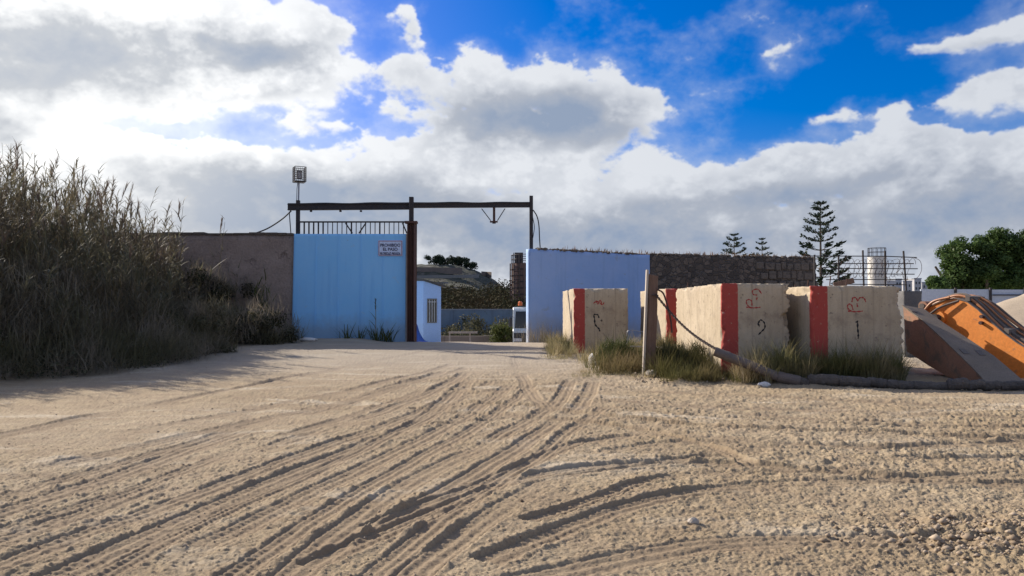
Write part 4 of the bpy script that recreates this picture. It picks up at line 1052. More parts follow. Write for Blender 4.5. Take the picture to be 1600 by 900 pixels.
def white_fence():
    Y = 40; f = empty('panel_fence', (22, Y, -1), 'white panel fence with dark posts under the big green tree', 'fence')
    z0, z1 = -1.4, at(1500, 452, Y).z; px = 1438
    while px < 1900:
        a, b = at(px, 460, Y).x, at(px+54.4, 460, Y).x
        MB().box(a+.02, b-.02, Y, Y+.06, z0, z1+random.uniform(-.02,.03)).build('panel', M['panel_white'], f)
        MB().box(b-.05, b+.05, Y-.09, Y-.004, z0, z1+.08).build('post', M['dark_steel'], f); px += 54.4
    zr = at(1500, 461, Y).z; MB().bar((at(1549,460,Y).x, Y-.11, zr), (at(1900,460,Y).x, Y-.11, zr), .04, .06).build('rail', M['dark_steel'], f)
    # big green tree behind it
    g = random.Random(31); Yt = 52; base = at(1545, 452, Yt)
    t = empty('broadleaf_tree', (base.x, Yt, -1.4), 'large dense green tree behind the white panel fence', 'tree')
    tr = MB()
    for k in range(7):
        a = g.uniform(0, 6.28); l = g.uniform(1.2, 3.6)
        tr.tube(catmull3([(base.x+.2*math.cos(a), Yt, -1.5), (base.x+.4*math.cos(a)*l*.5, Yt+.3*math.sin(a)*l, .8), (base.x+math.cos(a)*l*.8, Yt+math.sin(a)*l*.7, 2.6), (base.x+math.cos(a)*l*1.2, Yt+math.sin(a)*l, 4.4)], 4), [.3-.019*i for i in range(13)], 7)
    tr.build('trunk', M['bark'], t)
    C = []; Rr = []
    def fill(pxc, yc, rx, ry, n, rr):
        c = at(pxc, yc, Yt); sx, sz = rx*Yt/F_PX, ry*Yt/F_PX
        for _ in range(n):
            while True:
                u, v, w = g.uniform(-1,1), g.uniform(-1,1), g.uniform(-1,1); q = u*u+v*v+w*w
                if .25 < q < 1: break
            C.append((c.x+u*sx, Yt+v*sx*.9, c.z+w*sz)); Rr.append(g.uniform(*rr))
    fill(1510, 405, 34, 30, 34, (.30,.75)); fill(1562, 388, 34, 28, 34, (.30,.75)); fill(1605, 398, 40, 36, 40, (.35,.8)); fill(1545, 425, 62, 24, 46, (.35,.8)); fill(1648, 400, 40, 40, 34, (.4,.8)); fill(1500, 442, 26, 14, 26, (.3,.6)); fill(1550, 445, 40, 14, 30, (.3,.6)); fill(1610, 440, 40, 20, 34, (.35,.7)); fill(1485, 425, 14, 18, 16, (.25,.5))
    V, Q = foliage(C, Rr, 62000, .11, 32, .8); np_mesh('crown', V, Q, M['tree_leaf'], t)
    Yb = 47; c = at(1472, 440, Yb); s = empty('shrub', (c.x, Yb, -1.4), 'small rounded green bush showing left of the large tree', 'shrub')
    C = [(c.x+g.uniform(-.55,.55), Yb+g.uniform(-.5,.5), at(1472, 443+g.uniform(-7,12), Yb).z) for _ in range(16)]
    V, Q = foliage(C, [g.uniform(.22,.42) for _ in C], 3000, .10, 33, .9); np_mesh('foliage', V, Q, M['tree_leaf'], s)
    MB().tube([(c.x,Yb,-1.4),(c.x,Yb,2.6)], .09, 6).build('stem', M['bark'], s)
white_fence()

def town():
    g = random.Random(77)
    spec = [(1392,440,16,'low grey house roofline far right of the silo','town_b',2),(1404,437,10,'taller grey block in the distant town','town_b',3),(1418,440,14,'pale distant house nearest the wire fence end','town',2),
            (1434,436,11,'tallest pale building of the distant town','town',3),(1447,442,13,'pale flat roofed house at the right of the distant town','town',2)]
    for i, (px, yt, w, lab, mt, fl) in enumerate(spec):
        Y = 230+i*9; a, b = at(px-w/2, yt, Y), at(px+w/2, yt, Y); zb = -1.5
        h = empty('town_house', ((a.x+b.x)/2, Y, zb), lab, 'house', 'houses of the distant town')
        MB().box(a.x, b.x, Y, Y+7, zb, a.z).build('walls', M[mt], h)
        MB().box(a.x-.1, b.x+.1, Y-.1, Y+7.1, a.z+.004, a.z+.35).build('roof', M['town_b'], h)
        for r_ in range(fl):
            for k in range(2):
                x = a.x+(b.x-a.x)*(.28+.44*k); z = a.z-1.3-r_*1.9
                MB().box(x-.24, x+.24, Y-.05, Y+.2, z-.42, z+.42).build('window', M['glass'], h)
    # distant low ridge under the town
    xs = np.linspace(60, 420, 60); ys = np.linspace(230, 420, 12); X, Yy = np.meshgrid(xs, ys)
    Z = -1.5+(8.0+fbm2(X, Yy, 60, 4, 5)*6)*sstep(Yy, 230, 330)
    ii = np.arange(X.size).reshape(X.shape); Q = np.stack([ii[:-1,:-1], ii[:-1,1:], ii[1:,1:], ii[1:,:-1]], -1).reshape(-1,4)
    o = np_mesh('hills', np.stack([X,Yy,Z],-1).reshape(-1,3), Q, mottled('far_ridge', (.05,.06,.05), (.11,.105,.09), .05, 1, .4, 0), smooth=True); tag(o, kind='structure')
town()

# ================================================================== OBJECTS
# ------------------------------------------------------------------ painted concrete blocks
def block_mat(name, w, d, left_red=.10, front_red=.36):
    m, nt, b = new_mat(name); tc = nt.nodes.new('ShaderNodeTexCoord'); v = tc.outputs['Object']
    n1 = tex_noise(nt, 1.3, 8, .65, v, .4); n2 = tex_noise(nt, 30, 5, .65, v)
    mp = nt.nodes.new('ShaderNodeMapping'); mp.inputs['Scale'].default_value = (7, 7, .5); nt.links.new(v, mp.inputs['Vector'])
    dr = tex_noise(nt, 1.6, 6, .6, mp.outputs[0])
    c = mixrgb(nt, ramp(nt, n1, [(.35,0),(.65,1)]), (.40,.325,.22), (.51,.425,.30))
    c = mixrgb(nt, ramp(nt, dr, [(.5,0),(.72,.55)]), c, (.31,.25,.185))
    n9 = tex_noise(nt, 2.1, 9, .7, v, .7); c = mixrgb(nt, ramp(nt, n9, [(.54,0),(.66,.6)]), c, (.26,.205,.15))
    n5 = tex_noise(nt, 6, 7, .7, v); c = mixrgb(nt, ramp(nt, n5, [(.58,0),(.66,.8)]), c, (.18,.145,.115))
    c = mixrgb(nt, ramp(nt, n2, [(.25,.5),(.45,0)]), c, (.22,.18,.14))
    s = nt.nodes.new('ShaderNodeSeparateXYZ'); nt.links.new(v, s.inputs[0])
    def mth(op, a, bb, cl=False):
        n = nt.nodes.new('ShaderNodeMath'); n.operation = op; n.use_clamp = cl
        for i, q in ((0,a),(1,bb)):
            if isinstance(q, bpy.types.NodeSocket): nt.links.new(q, n.inputs[i])
            else: n.inputs[i].default_value = q
        return n.outputs[0]
    vh = nt.nodes.new('ShaderNodeTexVoronoi'); vh.inputs['Scale'].default_value = 9; nt.links.new(v, vh.inputs['Vector'])
    hole = mth('MULTIPLY', ramp(nt, vh.outputs['Distance'], [(.10,1),(.17,0)]), ramp(nt, tex_noise(nt, 3.1, 4, .6, v), [(.5,0),(.6,1)]))
    c = mixrgb(nt, mth('MULTIPLY', hole, .8), c, (.10,.08,.062))
    # board joints of the formwork
    bx = mth('PINGPONG', mth('ADD', s.outputs[0], mth('MULTIPLY', s.outputs[1], .9)), .33)
    c = mixrgb(nt, mth('MULTIPLY', ramp(nt, bx, [(.0,1),(.03,0)]), ramp(nt, n1, [(.35,.15),(.6,.6)])), c, (.22,.18,.135))
    wob = mth('MULTIPLY', mth('SUBTRACT', tex_noise(nt, 9, 5, .7, v), .5), .045)
    sx = mth('ADD', s.outputs[0], wob); sy = mth('ADD', s.outputs[1], wob)
    inx = mth('MULTIPLY', mth('SUBTRACT', front_red, sx), 60, True); iny = mth('MULTIPLY', mth('SUBTRACT', left_red, sy), 60, True)
    edge = mth('MULTIPLY', inx, iny)
    n6 = tex_noise(nt, 11, 7, .7, v); worn = ramp(nt, n6, [(.30,.1),(.40,1)])
    fac = mth('MULTIPLY', edge, mth('MULTIPLY', worn, .96))
    rd = mixrgb(nt, n1, (.33,.038,.03), (.42,.06,.045))
    # damp, muddy foot
    ft = nt.nodes.new('ShaderNodeMapRange'); nt.links.new(mth('ADD', s.outputs[2], mth('MULTIPLY', mth('SUBTRACT', n5, .5), .9)), ft.inputs[0]); ft.inputs[1].default_value = .05; ft.inputs[2].default_value = .5; ft.inputs[3].default_value = .6; ft.inputs[4].default_value = 0
    c = mixrgb(nt, ft.outputs[0], c, (.21,.19,.17))
    c = mixrgb(nt, fac, c, rd)
    nt.links.new(c, b.inputs['Base Color']); b.inputs['Roughness'].default_value = .92
    ch = bump(nt, b, n2, .35, .01); bump(nt, b, n5, .35, .03, ch)
    return m
def stroke(pts, w, fy, y0):
    """hand-painted ribbon on the front face: pts (x, z), thin slab 3 mm proud"""
    P = [Vector((p[0], 0, p[2])) for p in catmull3([(a, 0, b) for a, b in pts], 7)]; mb = MB(); n = len(P); L = []; Rr = []
    for i, p in enumerate(P):
        d = (P[min(i+1,n-1)]-P[max(i-1,0)]).normalized(); nn = Vector((-d.z, 0, d.x)); ww = w*(.75+.35*math.sin(i*1.1+p.x*9))/2
        L.append(p+nn*ww); Rr.append(p-nn*ww)
    V = []; Fc = []
    for i in range(n):
        V += [(L[i].x, fy(L[i].x, L[i].z)-.004, L[i].z), (Rr[i].x, fy(Rr[i].x, Rr[i].z)-.004, Rr[i].z), (Rr[i].x, fy(Rr[i].x, Rr[i].z)+.01, Rr[i].z), (L[i].x, fy(L[i].x, L[i].z)+.01, L[i].z)]
    for i in range(n-1):
        a, b = 4*i, 4*i+4
        for k in range(4): Fc.append((a+k, a+(k+1)%4, b+(k+1)%4, b+k))
    Fc += [(0,1,2,3), (4*n-4,4*n-1,4*n-2,4*n-3)]
    mb.add(V, Fc); return mb
def concrete_block(x0, y0, w, d, h, seed, label, marks=(), chip=1.0, rebars=(), broken=None, rz=0, zb=None, red=(.10,.36)):
    zb = gz(x0, y0)-.15 if zb is None else zb; H = h+.15
    nx, ny, nz = max(6, int(w/.035)), max(6, int(d/.06)), max(6, int(H/.035))
    idx = {}; V = []; Q = []
    def disp(u, v, t):
        x, y, z = u*w, v*d, t*H
        ex = min(u, 1-u)*w; ey = min(v, 1-v)*d; ez = (1-t)*H
        e = sorted((ex, ey, ez)); near = e[0]+e[1]      # small near an edge
        c = max(0, mnoise.noise((x*2.3+seed, y*2.3, z*2.3))-.12)*.13*chip + (max(0, mnoise.noise((x*7+seed, y*7, z*7)))*.055+max(0, mnoise.noise((x*17+seed, y*17, z*17)))*.03)*chip
        k = max(0, 1-near/(.05+c*1.6)) if near < .25 else 0
        off = Vector((0, 0, 0))
        off += Vector((.5-u, .5-v, .35-t))*0
        s = k*c*1.1
        off.x += s*(1 if u < .5 else -1)*(1 if ex <= e[1] else 0); off.y += s*(1 if v < .5 else -1)*(1 if ey <= e[1] else 0); off.z -= s*(1 if ez <= e[1] else 0)
        sn = .012*mnoise.noise((x*1.2+seed*2, y*1.2, z*1.2)) + .004*mnoise.noise((x*9, y*9, z*9+seed))
        if u in (0, 1): off.x += sn
        if v in (0, 1): off.y += sn*.8
        if t == 1: off.z += sn*1.5
        if broken and u > .5:                            # ragged broken right side
            bb = max(0, mnoise.noise((seed, y*1.5, z*3.2))+.1)*.09 + abs(mnoise.noise((seed+4, y*4, z*8)))*.10 + abs(mnoise.noise((seed+6, y*9, z*19)))*.05
            off.x -= bb*broken*max(0, (u-.8)/.2)
        return (x0+x+off.x, y0+y+off.y, zb+z+off.z)
    def vid(i, j, k):
        if (i, j, k) not in idx: idx[(i,j,k)] = len(V); V.append(disp(i/nx, j/ny, k/nz))
        return idx[(i,j,k)]
    for i in range(nx):
        for k in range(nz):
            Q.append((vid(i,0,k), vid(i+1,0,k), vid(i+1,0,k+1), vid(i,0,k+1))); Q.append((vid(i,ny,k), vid(i,ny,k+1), vid(i+1,ny,k+1), vid(i+1,ny,k)))
    for j in range(ny):
        for k in range(nz):
            Q.append((vid(0,j,k), vid(0,j,k+1), vid(0,j+1,k+1), vid(0,j+1,k))); Q.append((vid(nx,j,k), vid(nx,j+1,k), vid(nx,j+1,k+1), vid(nx,j,k+1)))
    for i in range(nx):
        for j in range(ny): Q.append((vid(i,j,nz), vid(i+1,j,nz), vid(i+1,j+1,nz), vid(i,j+1,nz)))
    t = empty('concrete_block', (x0, y0, zb+.15), label, 'concrete block', 'big red striped concrete blocks')
    np_mesh('block_body', V, Q, block_mat('painted_concrete', w, d, *red), t)
    def fy(x, z): return y0 + (.012*mnoise.noise(((x-x0)*1.2+seed*2, 0, (z-zb)*1.2)) + .004*mnoise.noise(((x-x0)*9, 0, (z-zb)*9+seed)))*.8
    for pts, ww, mat in marks:
        stroke([(a, b) for a, b in pts], ww, fy, y0).build('painted_mark', mat, t, recalc=True)
    for (u, v, hh) in rebars:
        z = zb+H-.05; x, y = x0+u*w, y0+v*d; MB().tube([(x, y, z), (x+.01, y, z+hh*.6), (x+.03, y, z+hh+.05)], .012, 6).build('rebar', M['rust'], t)
    return t
def pxs(lst, Y): return [(at(a, b, Y).x, at(a, b, Y).z) for a, b in lst]
RP, BP = M['red_paint'], M['black_paint']
YA = 24.0
concrete_block(at(896.5,500,YA).x, YA, 1.72, 5.2, 2.05, 3, 'red cornered concrete block farthest left, nearest the gate, with a black hook mark', [
    (pxs([(929,498),(928,492),(934,492),(936,497)], YA), .05, BP), (pxs([(929,498),(930,507),(936,514),(937,518)], YA), .055, BP), (pxs([(939,500),(941,502)], YA), .06, BP),
    (pxs([(927,474),(933,471),(941,476),(944,472)], YA), .04, RP), (pxs([(931,469),(934,475),(938,469),(940,475)], YA), .035, RP)], .8, zb=gz(2,24)-.15)
Y2 = 16.5
concrete_block(4.56, Y2, 1.50, 4.6, 2.09, 9, 'red cornered concrete block marked P-2 with a ragged broken right edge', [
    (pxs([(1172,480),(1168,477),(1166,471),(1169,468),(1174,470),(1175,478)], Y2), .028, RP), (pxs([(1166,480),(1178,481),(1188,480)], Y2), .03, RP),
    (pxs([(1182,469),(1183,464)], Y2), .028, RP), (pxs([(1190,459),(1184,452),(1176,454),(1177,460),(1183,461)], Y2), .028, RP),
    (pxs([(1184,507),(1188,500),(1194,504),(1195,512),(1190,518),(1185,523)], Y2), .035, BP), (pxs([(1184,505),(1187,510)], Y2), .04, BP)], 1.15,
    [(.45,.5,.10),(.75,.7,.08)], 1.0)
concrete_block(4.42, 21.75, 1.6, 4.4, 2.06, 15, 'rearmost red cornered block half hidden behind the P-2 block', [], 1.0, [(.5,.2,.2)], None)
Y3 = 16.0
concrete_block(6.30, Y3, 1.96, 4.2, 2.02, 21, 'red cornered concrete block marked P-3, nearest the orange boom', [
    (pxs([(1330,486),(1325,482),(1325,476),(1330,476),(1333,484)], Y3), .03, RP), (pxs([(1325,486),(1337,487),(1348,486)], Y3), .032, RP),
    (pxs([(1339,474),(1340,480)], Y3), .03, RP), (pxs([(1331,472),(1333,465),(1338,466),(1340,470),(1344,465),(1350,466),(1353,472)], Y3), .03, RP),
    (pxs([(1340,501),(1340,512),(1341,522),(1341,529)], Y3), .04, BP), (pxs([(1340,501),(1337,504)], Y3), .03, BP)], 1.0,
    [(.17,.25,.16),(.47,.3,.26),(.66,.3,.20),(.30,.6,.10),(.1,.5,.12)], .6)
def grey_block():
    o = concrete_block(at(1413,470,21.5).x, 21.5, .52, 1.6, 2.0, 33, 'narrow dark grey concrete pillar between the P-3 block and the orange boom', [], .6, red=(-1,-1))
    o['category'] = 'pillar'; o.name = 'concrete_pillar'; del o['group']
    o.children[0].data.materials.clear(); o.children[0].data.materials.append(mottled('dark_concrete', (.10,.10,.10), (.16,.155,.15), 3, .9, 30, .3, .01))
grey_block()

# ------------------------------------------------------------------ excavator booms
def booms():
    # dusty boom section lying nose-down in front
    st = [  # left top edge pixel+Y, right top edge pixel+Y, plate depth
        ((1409,478.5,17.7),(1443,484,17.75),1.05), ((1440,501,17.0),(1474,506,17.1),.98), ((1472,530,16.25),(1514,532,16.4),.80),
        ((1503,560,15.55),(1553,558,15.75),.52), ((1526,583,15.2),(1578,579,15.35),.28), ((1545,604,14.85),(1600,598,15.0),.07)]
    L = [at(*s[0]) for s in st]; Rr = [at(*s[1]) for s in st]; dep = [s[2] for s in st]
    t = empty('dusty_boom', (L[3].x, L[3].y, 0), 'dusty brown excavator boom lying nose down beside the P-3 block', 'excavator boom')
    top = MB(); V = []
    n = len(st); up = Vector((0,0,.03))
    for i in range(n-1):
        top.hexa([L[i], Rr[i], Rr[i+1], L[i+1], L[i]+up, Rr[i]+up, Rr[i+1]+up, L[i+1]+up])
    top.build('top_plate', M['dust_top'], t)
    for nm, E, sgn in (('side_plate', L, 1), ('side_plate', Rr, -1)):
        mb = MB()
        for i in range(n-1):
            a, b = E[i], E[i+1]; da, db = Vector((.10,.05,-dep[i])), Vector((.10,.05,-dep[i+1])); th = Vector((.03*sgn, 0, 0)); ins = Vector((.03*sgn,0,-.002))
            mb.hexa([a+da+ins, b+db+ins, b+db+ins+th, a+da+ins+th, a+ins, b+ins, b+ins+th, a+ins+th])
        mb.build(nm, M['orange_old'], t)
    mb = MB()
    for i in range(n-1):
        q = Vector((.10,.05,-dep[i]+.03)); q2 = Vector((.10,.05,-dep[i+1]+.03)); s = Vector((.06,0,0)); u2 = Vector((0,0,.02))
        mb.hexa([L[i]+q+s, Rr[i]+q-s, Rr[i+1]+q2-s, L[i+1]+q2+s, L[i]+q+s+u2, Rr[i]+q-s+u2, Rr[i+1]+q2-s+u2, L[i+1]+q2+s+u2])
    mb.build('bottom_plate', M['orange_old'], t)
    a, b = L[0], Rr[0]; q = Vector((.1,.05,-dep[0]))
    MB().hexa([a+q+Vector((.07,.02,.05)), b+q+Vector((-.07,.02,.05)), b+q+Vector((-.07,.05,.05)), a+q+Vector((.07,.05,.05)), a+Vector((.07,.02,-.01)), b+Vector((-.07,.02,-.01)), b+Vector((-.07,.05,-.01)), a+Vector((.07,.05,-.01))]).build('end_plate', M['orange_old'], t)
    # weld plates along the top
    for f, uu in ((.35,.1),(2.75,.2),(2.85,.95)):
        i = int(f); g = f-i; l = L[i].lerp(L[i+1], g)+up; r = Rr[i].lerp(Rr[i+1], g)+up; c = l.lerp(r, .12+.6*uu); d = (L[i+1]-L[i]).normalized(); e = (r-l).normalized()*.07; d2 = d*.10; u3 = Vector((0,0,.018)); z = Vector((0,0,.003))
        MB().hexa([c-e-d2+z, c+e-d2+z, c+e+d2+z, c-e+d2+z, c-e-d2+u3, c+e-d2+u3, c+e+d2+u3, c-e+d2+u3]).build('lug', M['dust_dark'], t)
    # orange gooseneck boom behind: side profile along s (towards the right and the camera) and z
    O = Vector((10.08, 17.9, 0)); D = Vector((.4512, -.8924, 0)); N = Vector((-.8924, -.4512, 0))
    up_e = [(-.42,1.40),(-.30,1.54),(-.1,1.64),(.15,1.73),(.4,1.76),(.65,1.69),(.9,1.51),(1.15,1.27),(1.5,.97),(1.75,.79),(2.0,.65),(2.6,.5),(3.6,.42),(5.2,.36)]
    lo_e = [(-.40,1.28),(-.20,1.22),(.0,1.02),(.2,.80),(.5,.52),(.8,.26),(1.1,.06),(1.6,-.02),(2.4,-.05),(3.6,-.06),(5.2,-.06)]
    def sp(s, z, o): 
        p = O+D*s+N*o; return Vector((p.x, p.y, z))
    b = empty('orange_boom', (O.x+D.x*2, O.y+D.y*2, 0), 'bright orange excavator boom with hydraulic hoses curving over its back', 'excavator boom')
    W_ = .62
    for o0 in (0, -W_):
        mb = MB(); poly = [sp(s, z, o0) for s, z in up_e]+[sp(s, z, o0) for s, z in reversed(lo_e)]
        mb.prism(poly, N*-.03); mb.build('side_plate', M['orange'], b)
    def skin(edge, name, mat, dz):
        mb = MB()
        for i in range(len(edge)-1):
            (s0, z0), (s1, z1) = edge[i], edge[i+1]; A = [sp(s0,z0+dz,.02), sp(s1,z1+dz,.02), sp(s1,z1+dz,-W_-.05), sp(s0,z0+dz,-W_-.05)]
            mb.hexa(A+[p+Vector((0,0,.025)) for p in A])
        return mb.build(name, mat, b)
    skin(up_e, 'top_plate', M['dust_dark'], .003); skin(lo_e, 'bottom_plate', M['orange'], -.03)
    # nose pin boss, side pin boss
    MB().tube([sp(-.36,1.60,.10), sp(-.36,1.60,-W_-.12)], .115, 18).build('pin_boss', M['orange_old'], b)
    MB().tube([sp(-.36,1.60,.13), sp(-.36,1.60,-W_-.16)], .06, 14).build('pin', M['dust_dark'], b)
    MB().tube([sp(.02,1.32,.10), sp(.02,1.32,-.01)], .16, 18).build('pin_boss', M['orange'], b)
    MB().tube([sp(.02,1.32,.20), sp(.02,1.32,.02)], .085, 14).build('pin', M['dark_steel'], b)
    MB().tube([sp(.02,1.32,.25), sp(.02,1.32,.19)], .10, 6).build('pin_nut', M['dark_steel'], b)
    hs = mottled('orange_hose', (.33,.13,.05), (.45,.18,.06), 5, .5, 40, .1, .003)
    for k, (o, lift) in enumerate(((-.08,.05),(-.17,.09),(-.36,.07),(-.47,.10),(-.56,.06))):
        pts = [sp(s+.03*k, z+lift+.03*math.sin(s*3+k), o-.03*math.sin(s*2+k)) for s, z in up_e[1:]]
        MB().tube(catmull3(pts, 5), .030 if k != 2 else .022, 8).build('hose', hs if k in (0,2,3) else M['dust_dark'], b)
    # hose hooking round the nose on the near side
    MB().tube(catmull3([sp(.28,1.80,.05), sp(-.1,1.70,.09), sp(-.34,1.46,.10), sp(-.52,1.27,.08), sp(-.62,1.18,.03)], 7), .030, 8).build('hose', hs, b)
    MB().tube(catmull3([sp(.5,1.72,.05), sp(.1,1.58,.10), sp(-.15,1.42,.11), sp(-.42,1.22,.10)], 7), .024, 8).build('hose', M['dust_dark'], b)
    for s, z in ((1.02,1.36),(1.0,1.22)): MB().tube([sp(s,z,.09), sp(s,z,.0)], .04, 8).build('bolt', M['rust'], b)
    for i in (5, 8, 10):
        s, z = up_e[i]; MB().hexa([sp(s-.05,z+.03,-.03), sp(s+.05,z+.02,-.03), sp(s+.05,z+.02,-.60), sp(s-.05,z+.03,-.60), sp(s-.05,z+.15,-.03), sp(s+.05,z+.12,-.03), sp(s+.05,z+.12,-.60), sp(s-.05,z+.15,-.60)]).build('hose_clamp', M['dust_dark'], b)
booms()

# sand heap at the right edge
def heap():
    c = (17.5, 24.5); n = 50; V = []; Q = []
    for i in range(n+1):
        for k in range(n+1):
            u, v = i/n*2-1, k/n*2-1; r = math.hypot(u, v)
            h = 2.15*max(0, 1-r**1.5) if r < 1 else 0
            x, y = c[0]+u*4.2, c[1]+v*3.2
            V.append((x, y, gz(x, y)-.05+h+.10*mnoise.noise((x*1.3,y*1.3,0))*min(1,h)+.03*mnoise.noise((x*5,y*5,0))*min(1,h)))
    Q = [(i*(n+1)+k,(i+1)*(n+1)+k,(i+1)*(n+1)+k+1,i*(n+1)+k+1) for i in range(n) for k in range(n)]
    o = np_mesh('sand_heap', V, Q, mottled('heap_sand', (.36,.29,.21), (.42,.345,.25), 1.5, .95, 30, .4, .02), None, (c[0], c[1], 0), True)
    tag(o, 'heap of pale sand behind the orange boom at the right edge', 'sand heap')
heap()

# ------------------------------------------------------------------ wooden post, chain, long pipe
def barrier():
    Yp = 17.35; b0 = on_ground(1014, 584, .05); b0.y = Yp; b0.x = at(1013, 580, Yp).x; tp = at(1019.5, 428, Yp)
    p = empty('wooden_post', (b0.x, Yp, 0), 'weathered leaning wooden post holding the chain beside the tall grass', 'post')
    ax = (tp-Vector((b0.x, Yp, -.2)))
    mb = MB(); w = .26; n = 14; rng = random.Random(2)
    V = []; Fc = []
    for i in range(n+1):
        c = Vector((b0.x, Yp, -.2))+ax*(i/n)
        for (u, v) in ((-.42,-.5),(.5,-.42),(.5,.5),(-.42,.5)):
            top = .05*(u+.5) if i == n else 0
            V.append((c.x+u*w*(1-.12*i/n)+rng.uniform(-.006,.006), c.y+v*w+rng.uniform(-.006,.006), c.z-top))
    for i in range(n):
        for k in range(4): Fc.append((4*i+k, 4*i+(k+1)%4, 4*i+4+(k+1)%4, 4*i+4+k))
    Fc += [(3,2,1,0), (4*n,4*n+1,4*n+2,4*n+3)]
    mb.add(V, Fc); mb.build('timber', M['wood'], p, bevel=.01)
    o = Vector((-.14, -.10, 0)); a = Vector((b0.x, Yp, -.2))+o; bt = a+ax*1.035
    mb = MB(); mb.bar(a, bt, .05, .13, (0,1,0)); mb.build('lit_edge', M['wood_pale'], p, bevel=.006)  # pale strip added as the sunlit left edge of the timber
    s = catmull3([at(1026,452,Yp-.16), at(1036,458,Yp-.2), at(1043,478,Yp-.25), at(1048,500,Yp-.2), at(1050,520,Yp-.2)], 6)
    o_ = MB().tube(s, .022, 6).build('strap', M['rust'], None, s[-1]); tag(o_, 'rusty strap dangling from the top of the wooden post', 'strap')
    MB().tube([at(1018,461,Yp-.16), at(1023,461,Yp-.17), at(1028,462,Yp-.12)], .022, 6).build('chain_hook', M['chain'], p)
    A = at(1026, 462, Yp-.18); B = at(1120, 546, 15.75); n = 46; mb = MB()
    for i in range(n):
        t = i/(n-1); c = A.lerp(B, t); c.z -= .28*math.sin(math.pi*t)*.5
        t2 = (i+1)/(n-1); d = A.lerp(B, t2); d.z -= .28*math.sin(math.pi*t2)*.5; d = (d-c).normalized()
        u = d.cross(Vector((0,0,1))).normalized(); v = u.cross(d); q = u if i % 2 else v
        ring = [c+d*.048*math.cos(k/8*2*math.pi)+q*.025*math.sin(k/8*2*math.pi) for k in range(9)]
        mb.tube(ring, .0095, 5, False)
    o_ = mb.build('chain', M['chain'], None, A); tag(o_, 'rusty link chain stretched from the wooden post to the raised pipe end', 'chain')
    # raised pipe that runs down to the ground and on to the right, wrapped in sections
    P = [at(1117,549,15.75), at(1150,562,15.6), at(1185,576,15.45), at(1215,588,15.35), at(1245,595,15.28), at(1262,599.5,15.25)]
    g = empty('barrier_pipe', (P[-1].x, P[-1].y, 0), 'long brown pipe lifted at its chained end and lying along the block foot', 'pipe')
    C = catmull3(P, 6); MB().tube(C[:19], .098, 14).build('pipe_tube', M['pipe'], g, smooth=False)
    MB().tube(C[18:26], .112, 14).build('sleeve', M['pipe'], g)
    MB().tube([C[3], C[4]], .106, 14).build('pipe_collar', M['pipe'], g)
    MB().tube(C[25:], [.10+.01*math.sin(i*3) for i in range(len(C[25:]))], 12, jitter=.05).build('wrapped_section', M['wrap'], g)
    rng = random.Random(5); s0 = Vector((C[-1].x+.02, C[-1].y, 0)); s1 = Vector((12.6, 13.7, 0)); L = (s1-s0).length; s = 0; dd = (s1-s0).normalized(); i = 0
    while s < L:
        l = rng.uniform(.22, .8); n = 9; pts = []; rr = []; r = rng.uniform(.085,.125); oy = rng.uniform(-.02,.02); oz = rng.uniform(-.012,.012)
        for k in range(n+1):
            q = s0+dd*(s-.012+(l+.03)*k/n); q.z = r*.85+.02*math.sin(s*1.7+k*.3)+oz; q.y += .035*math.sin((s+l*k/n)*1.6)+oy; pts.append(q)
            rr.append(r*(.80 if k in (0,n) else 1)*(1+.07*math.sin(k*2.1+i)+rng.uniform(-.04,.04)))
        MB().tube(pts, rr, 14, jitter=.07).build('wrapped_section', M['wrap'], g); s += l; i += 1
barrier()

# ------------------------------------------------------------------ blades: grass, brush, reeds
def blades(P, H, W, az, lean, curl, seed, levels=4):
    """curved tapering strips. P (N,3) roots, H lengths, W widths, az direction, lean from the vertical, curl extra bend"""
    g = np.random.default_rng(seed); N = len(P); s = np.linspace(0, 1, levels)
    ang = lean[:, None]+curl[:, None]*s[None, :]
    dl = H[:, None]/(levels-1)
    hx = np.concatenate([np.zeros((N,1)), np.cumsum(np.sin(ang[:, :-1])*dl, 1)], 1); hz = np.concatenate([np.zeros((N,1)), np.cumsum(np.cos(ang[:, :-1])*dl, 1)], 1)
    C = np.stack([P[:,0:1]+hx*np.cos(az)[:,None], P[:,1:2]+hx*np.sin(az)[:,None], P[:,2:3]+hz], -1)
    tw = az+math.pi/2+g.uniform(-.9,.9,N); sd = np.stack([np.cos(tw), np.sin(tw), np.zeros(N)], -1)
    w = W[:, None]*np.interp(s, [0,.35,1], [.7,1,.06])[None,:]*.5
    A = C-sd[:,None,:]*w[:,:,None]; B = C+sd[:,None,:]*w[:,:,None]
    V = np.stack([A, B], 2).reshape(N*levels*2, 3)
    b = (np.arange(N)*levels*2)[:,None]+np.arange(levels-1)[None,:]*2
    Q = np.stack([b, b+1, b+3, b+2], -1).reshape(-1,4)
    return V, Q
def cat_np(parts):
    V = []; Q = []; o = 0
    for v, q in parts: V.append(v); Q.append(q+o); o += len(v)
    return np.concatenate(V), np.concatenate(Q)
def tufts(centres, n_per, h, w, spread, seed, lean=(0,.6), curl=(.2,1.2)):
    g = np.random.default_rng(seed); C = np.asarray(centres, float); K = len(C); k = np.repeat(np.arange(K), n_per); N = len(k)
    P = C[k].copy(); r = g.random(N)**.6*spread*g.uniform(.6,1.3,K)[k]; a = g.uniform(0, 2*math.pi, N); P[:,0] += r*np.cos(a); P[:,1] += r*np.sin(a)
    hk = g.uniform(*h, K)[k]*g.uniform(.45,1.1,N)
    az = a+g.normal(0,.7,N)
    return blades(P, hk, g.uniform(*w, N), az, g.uniform(*lean, N), g.uniform(*curl, N), seed+1)

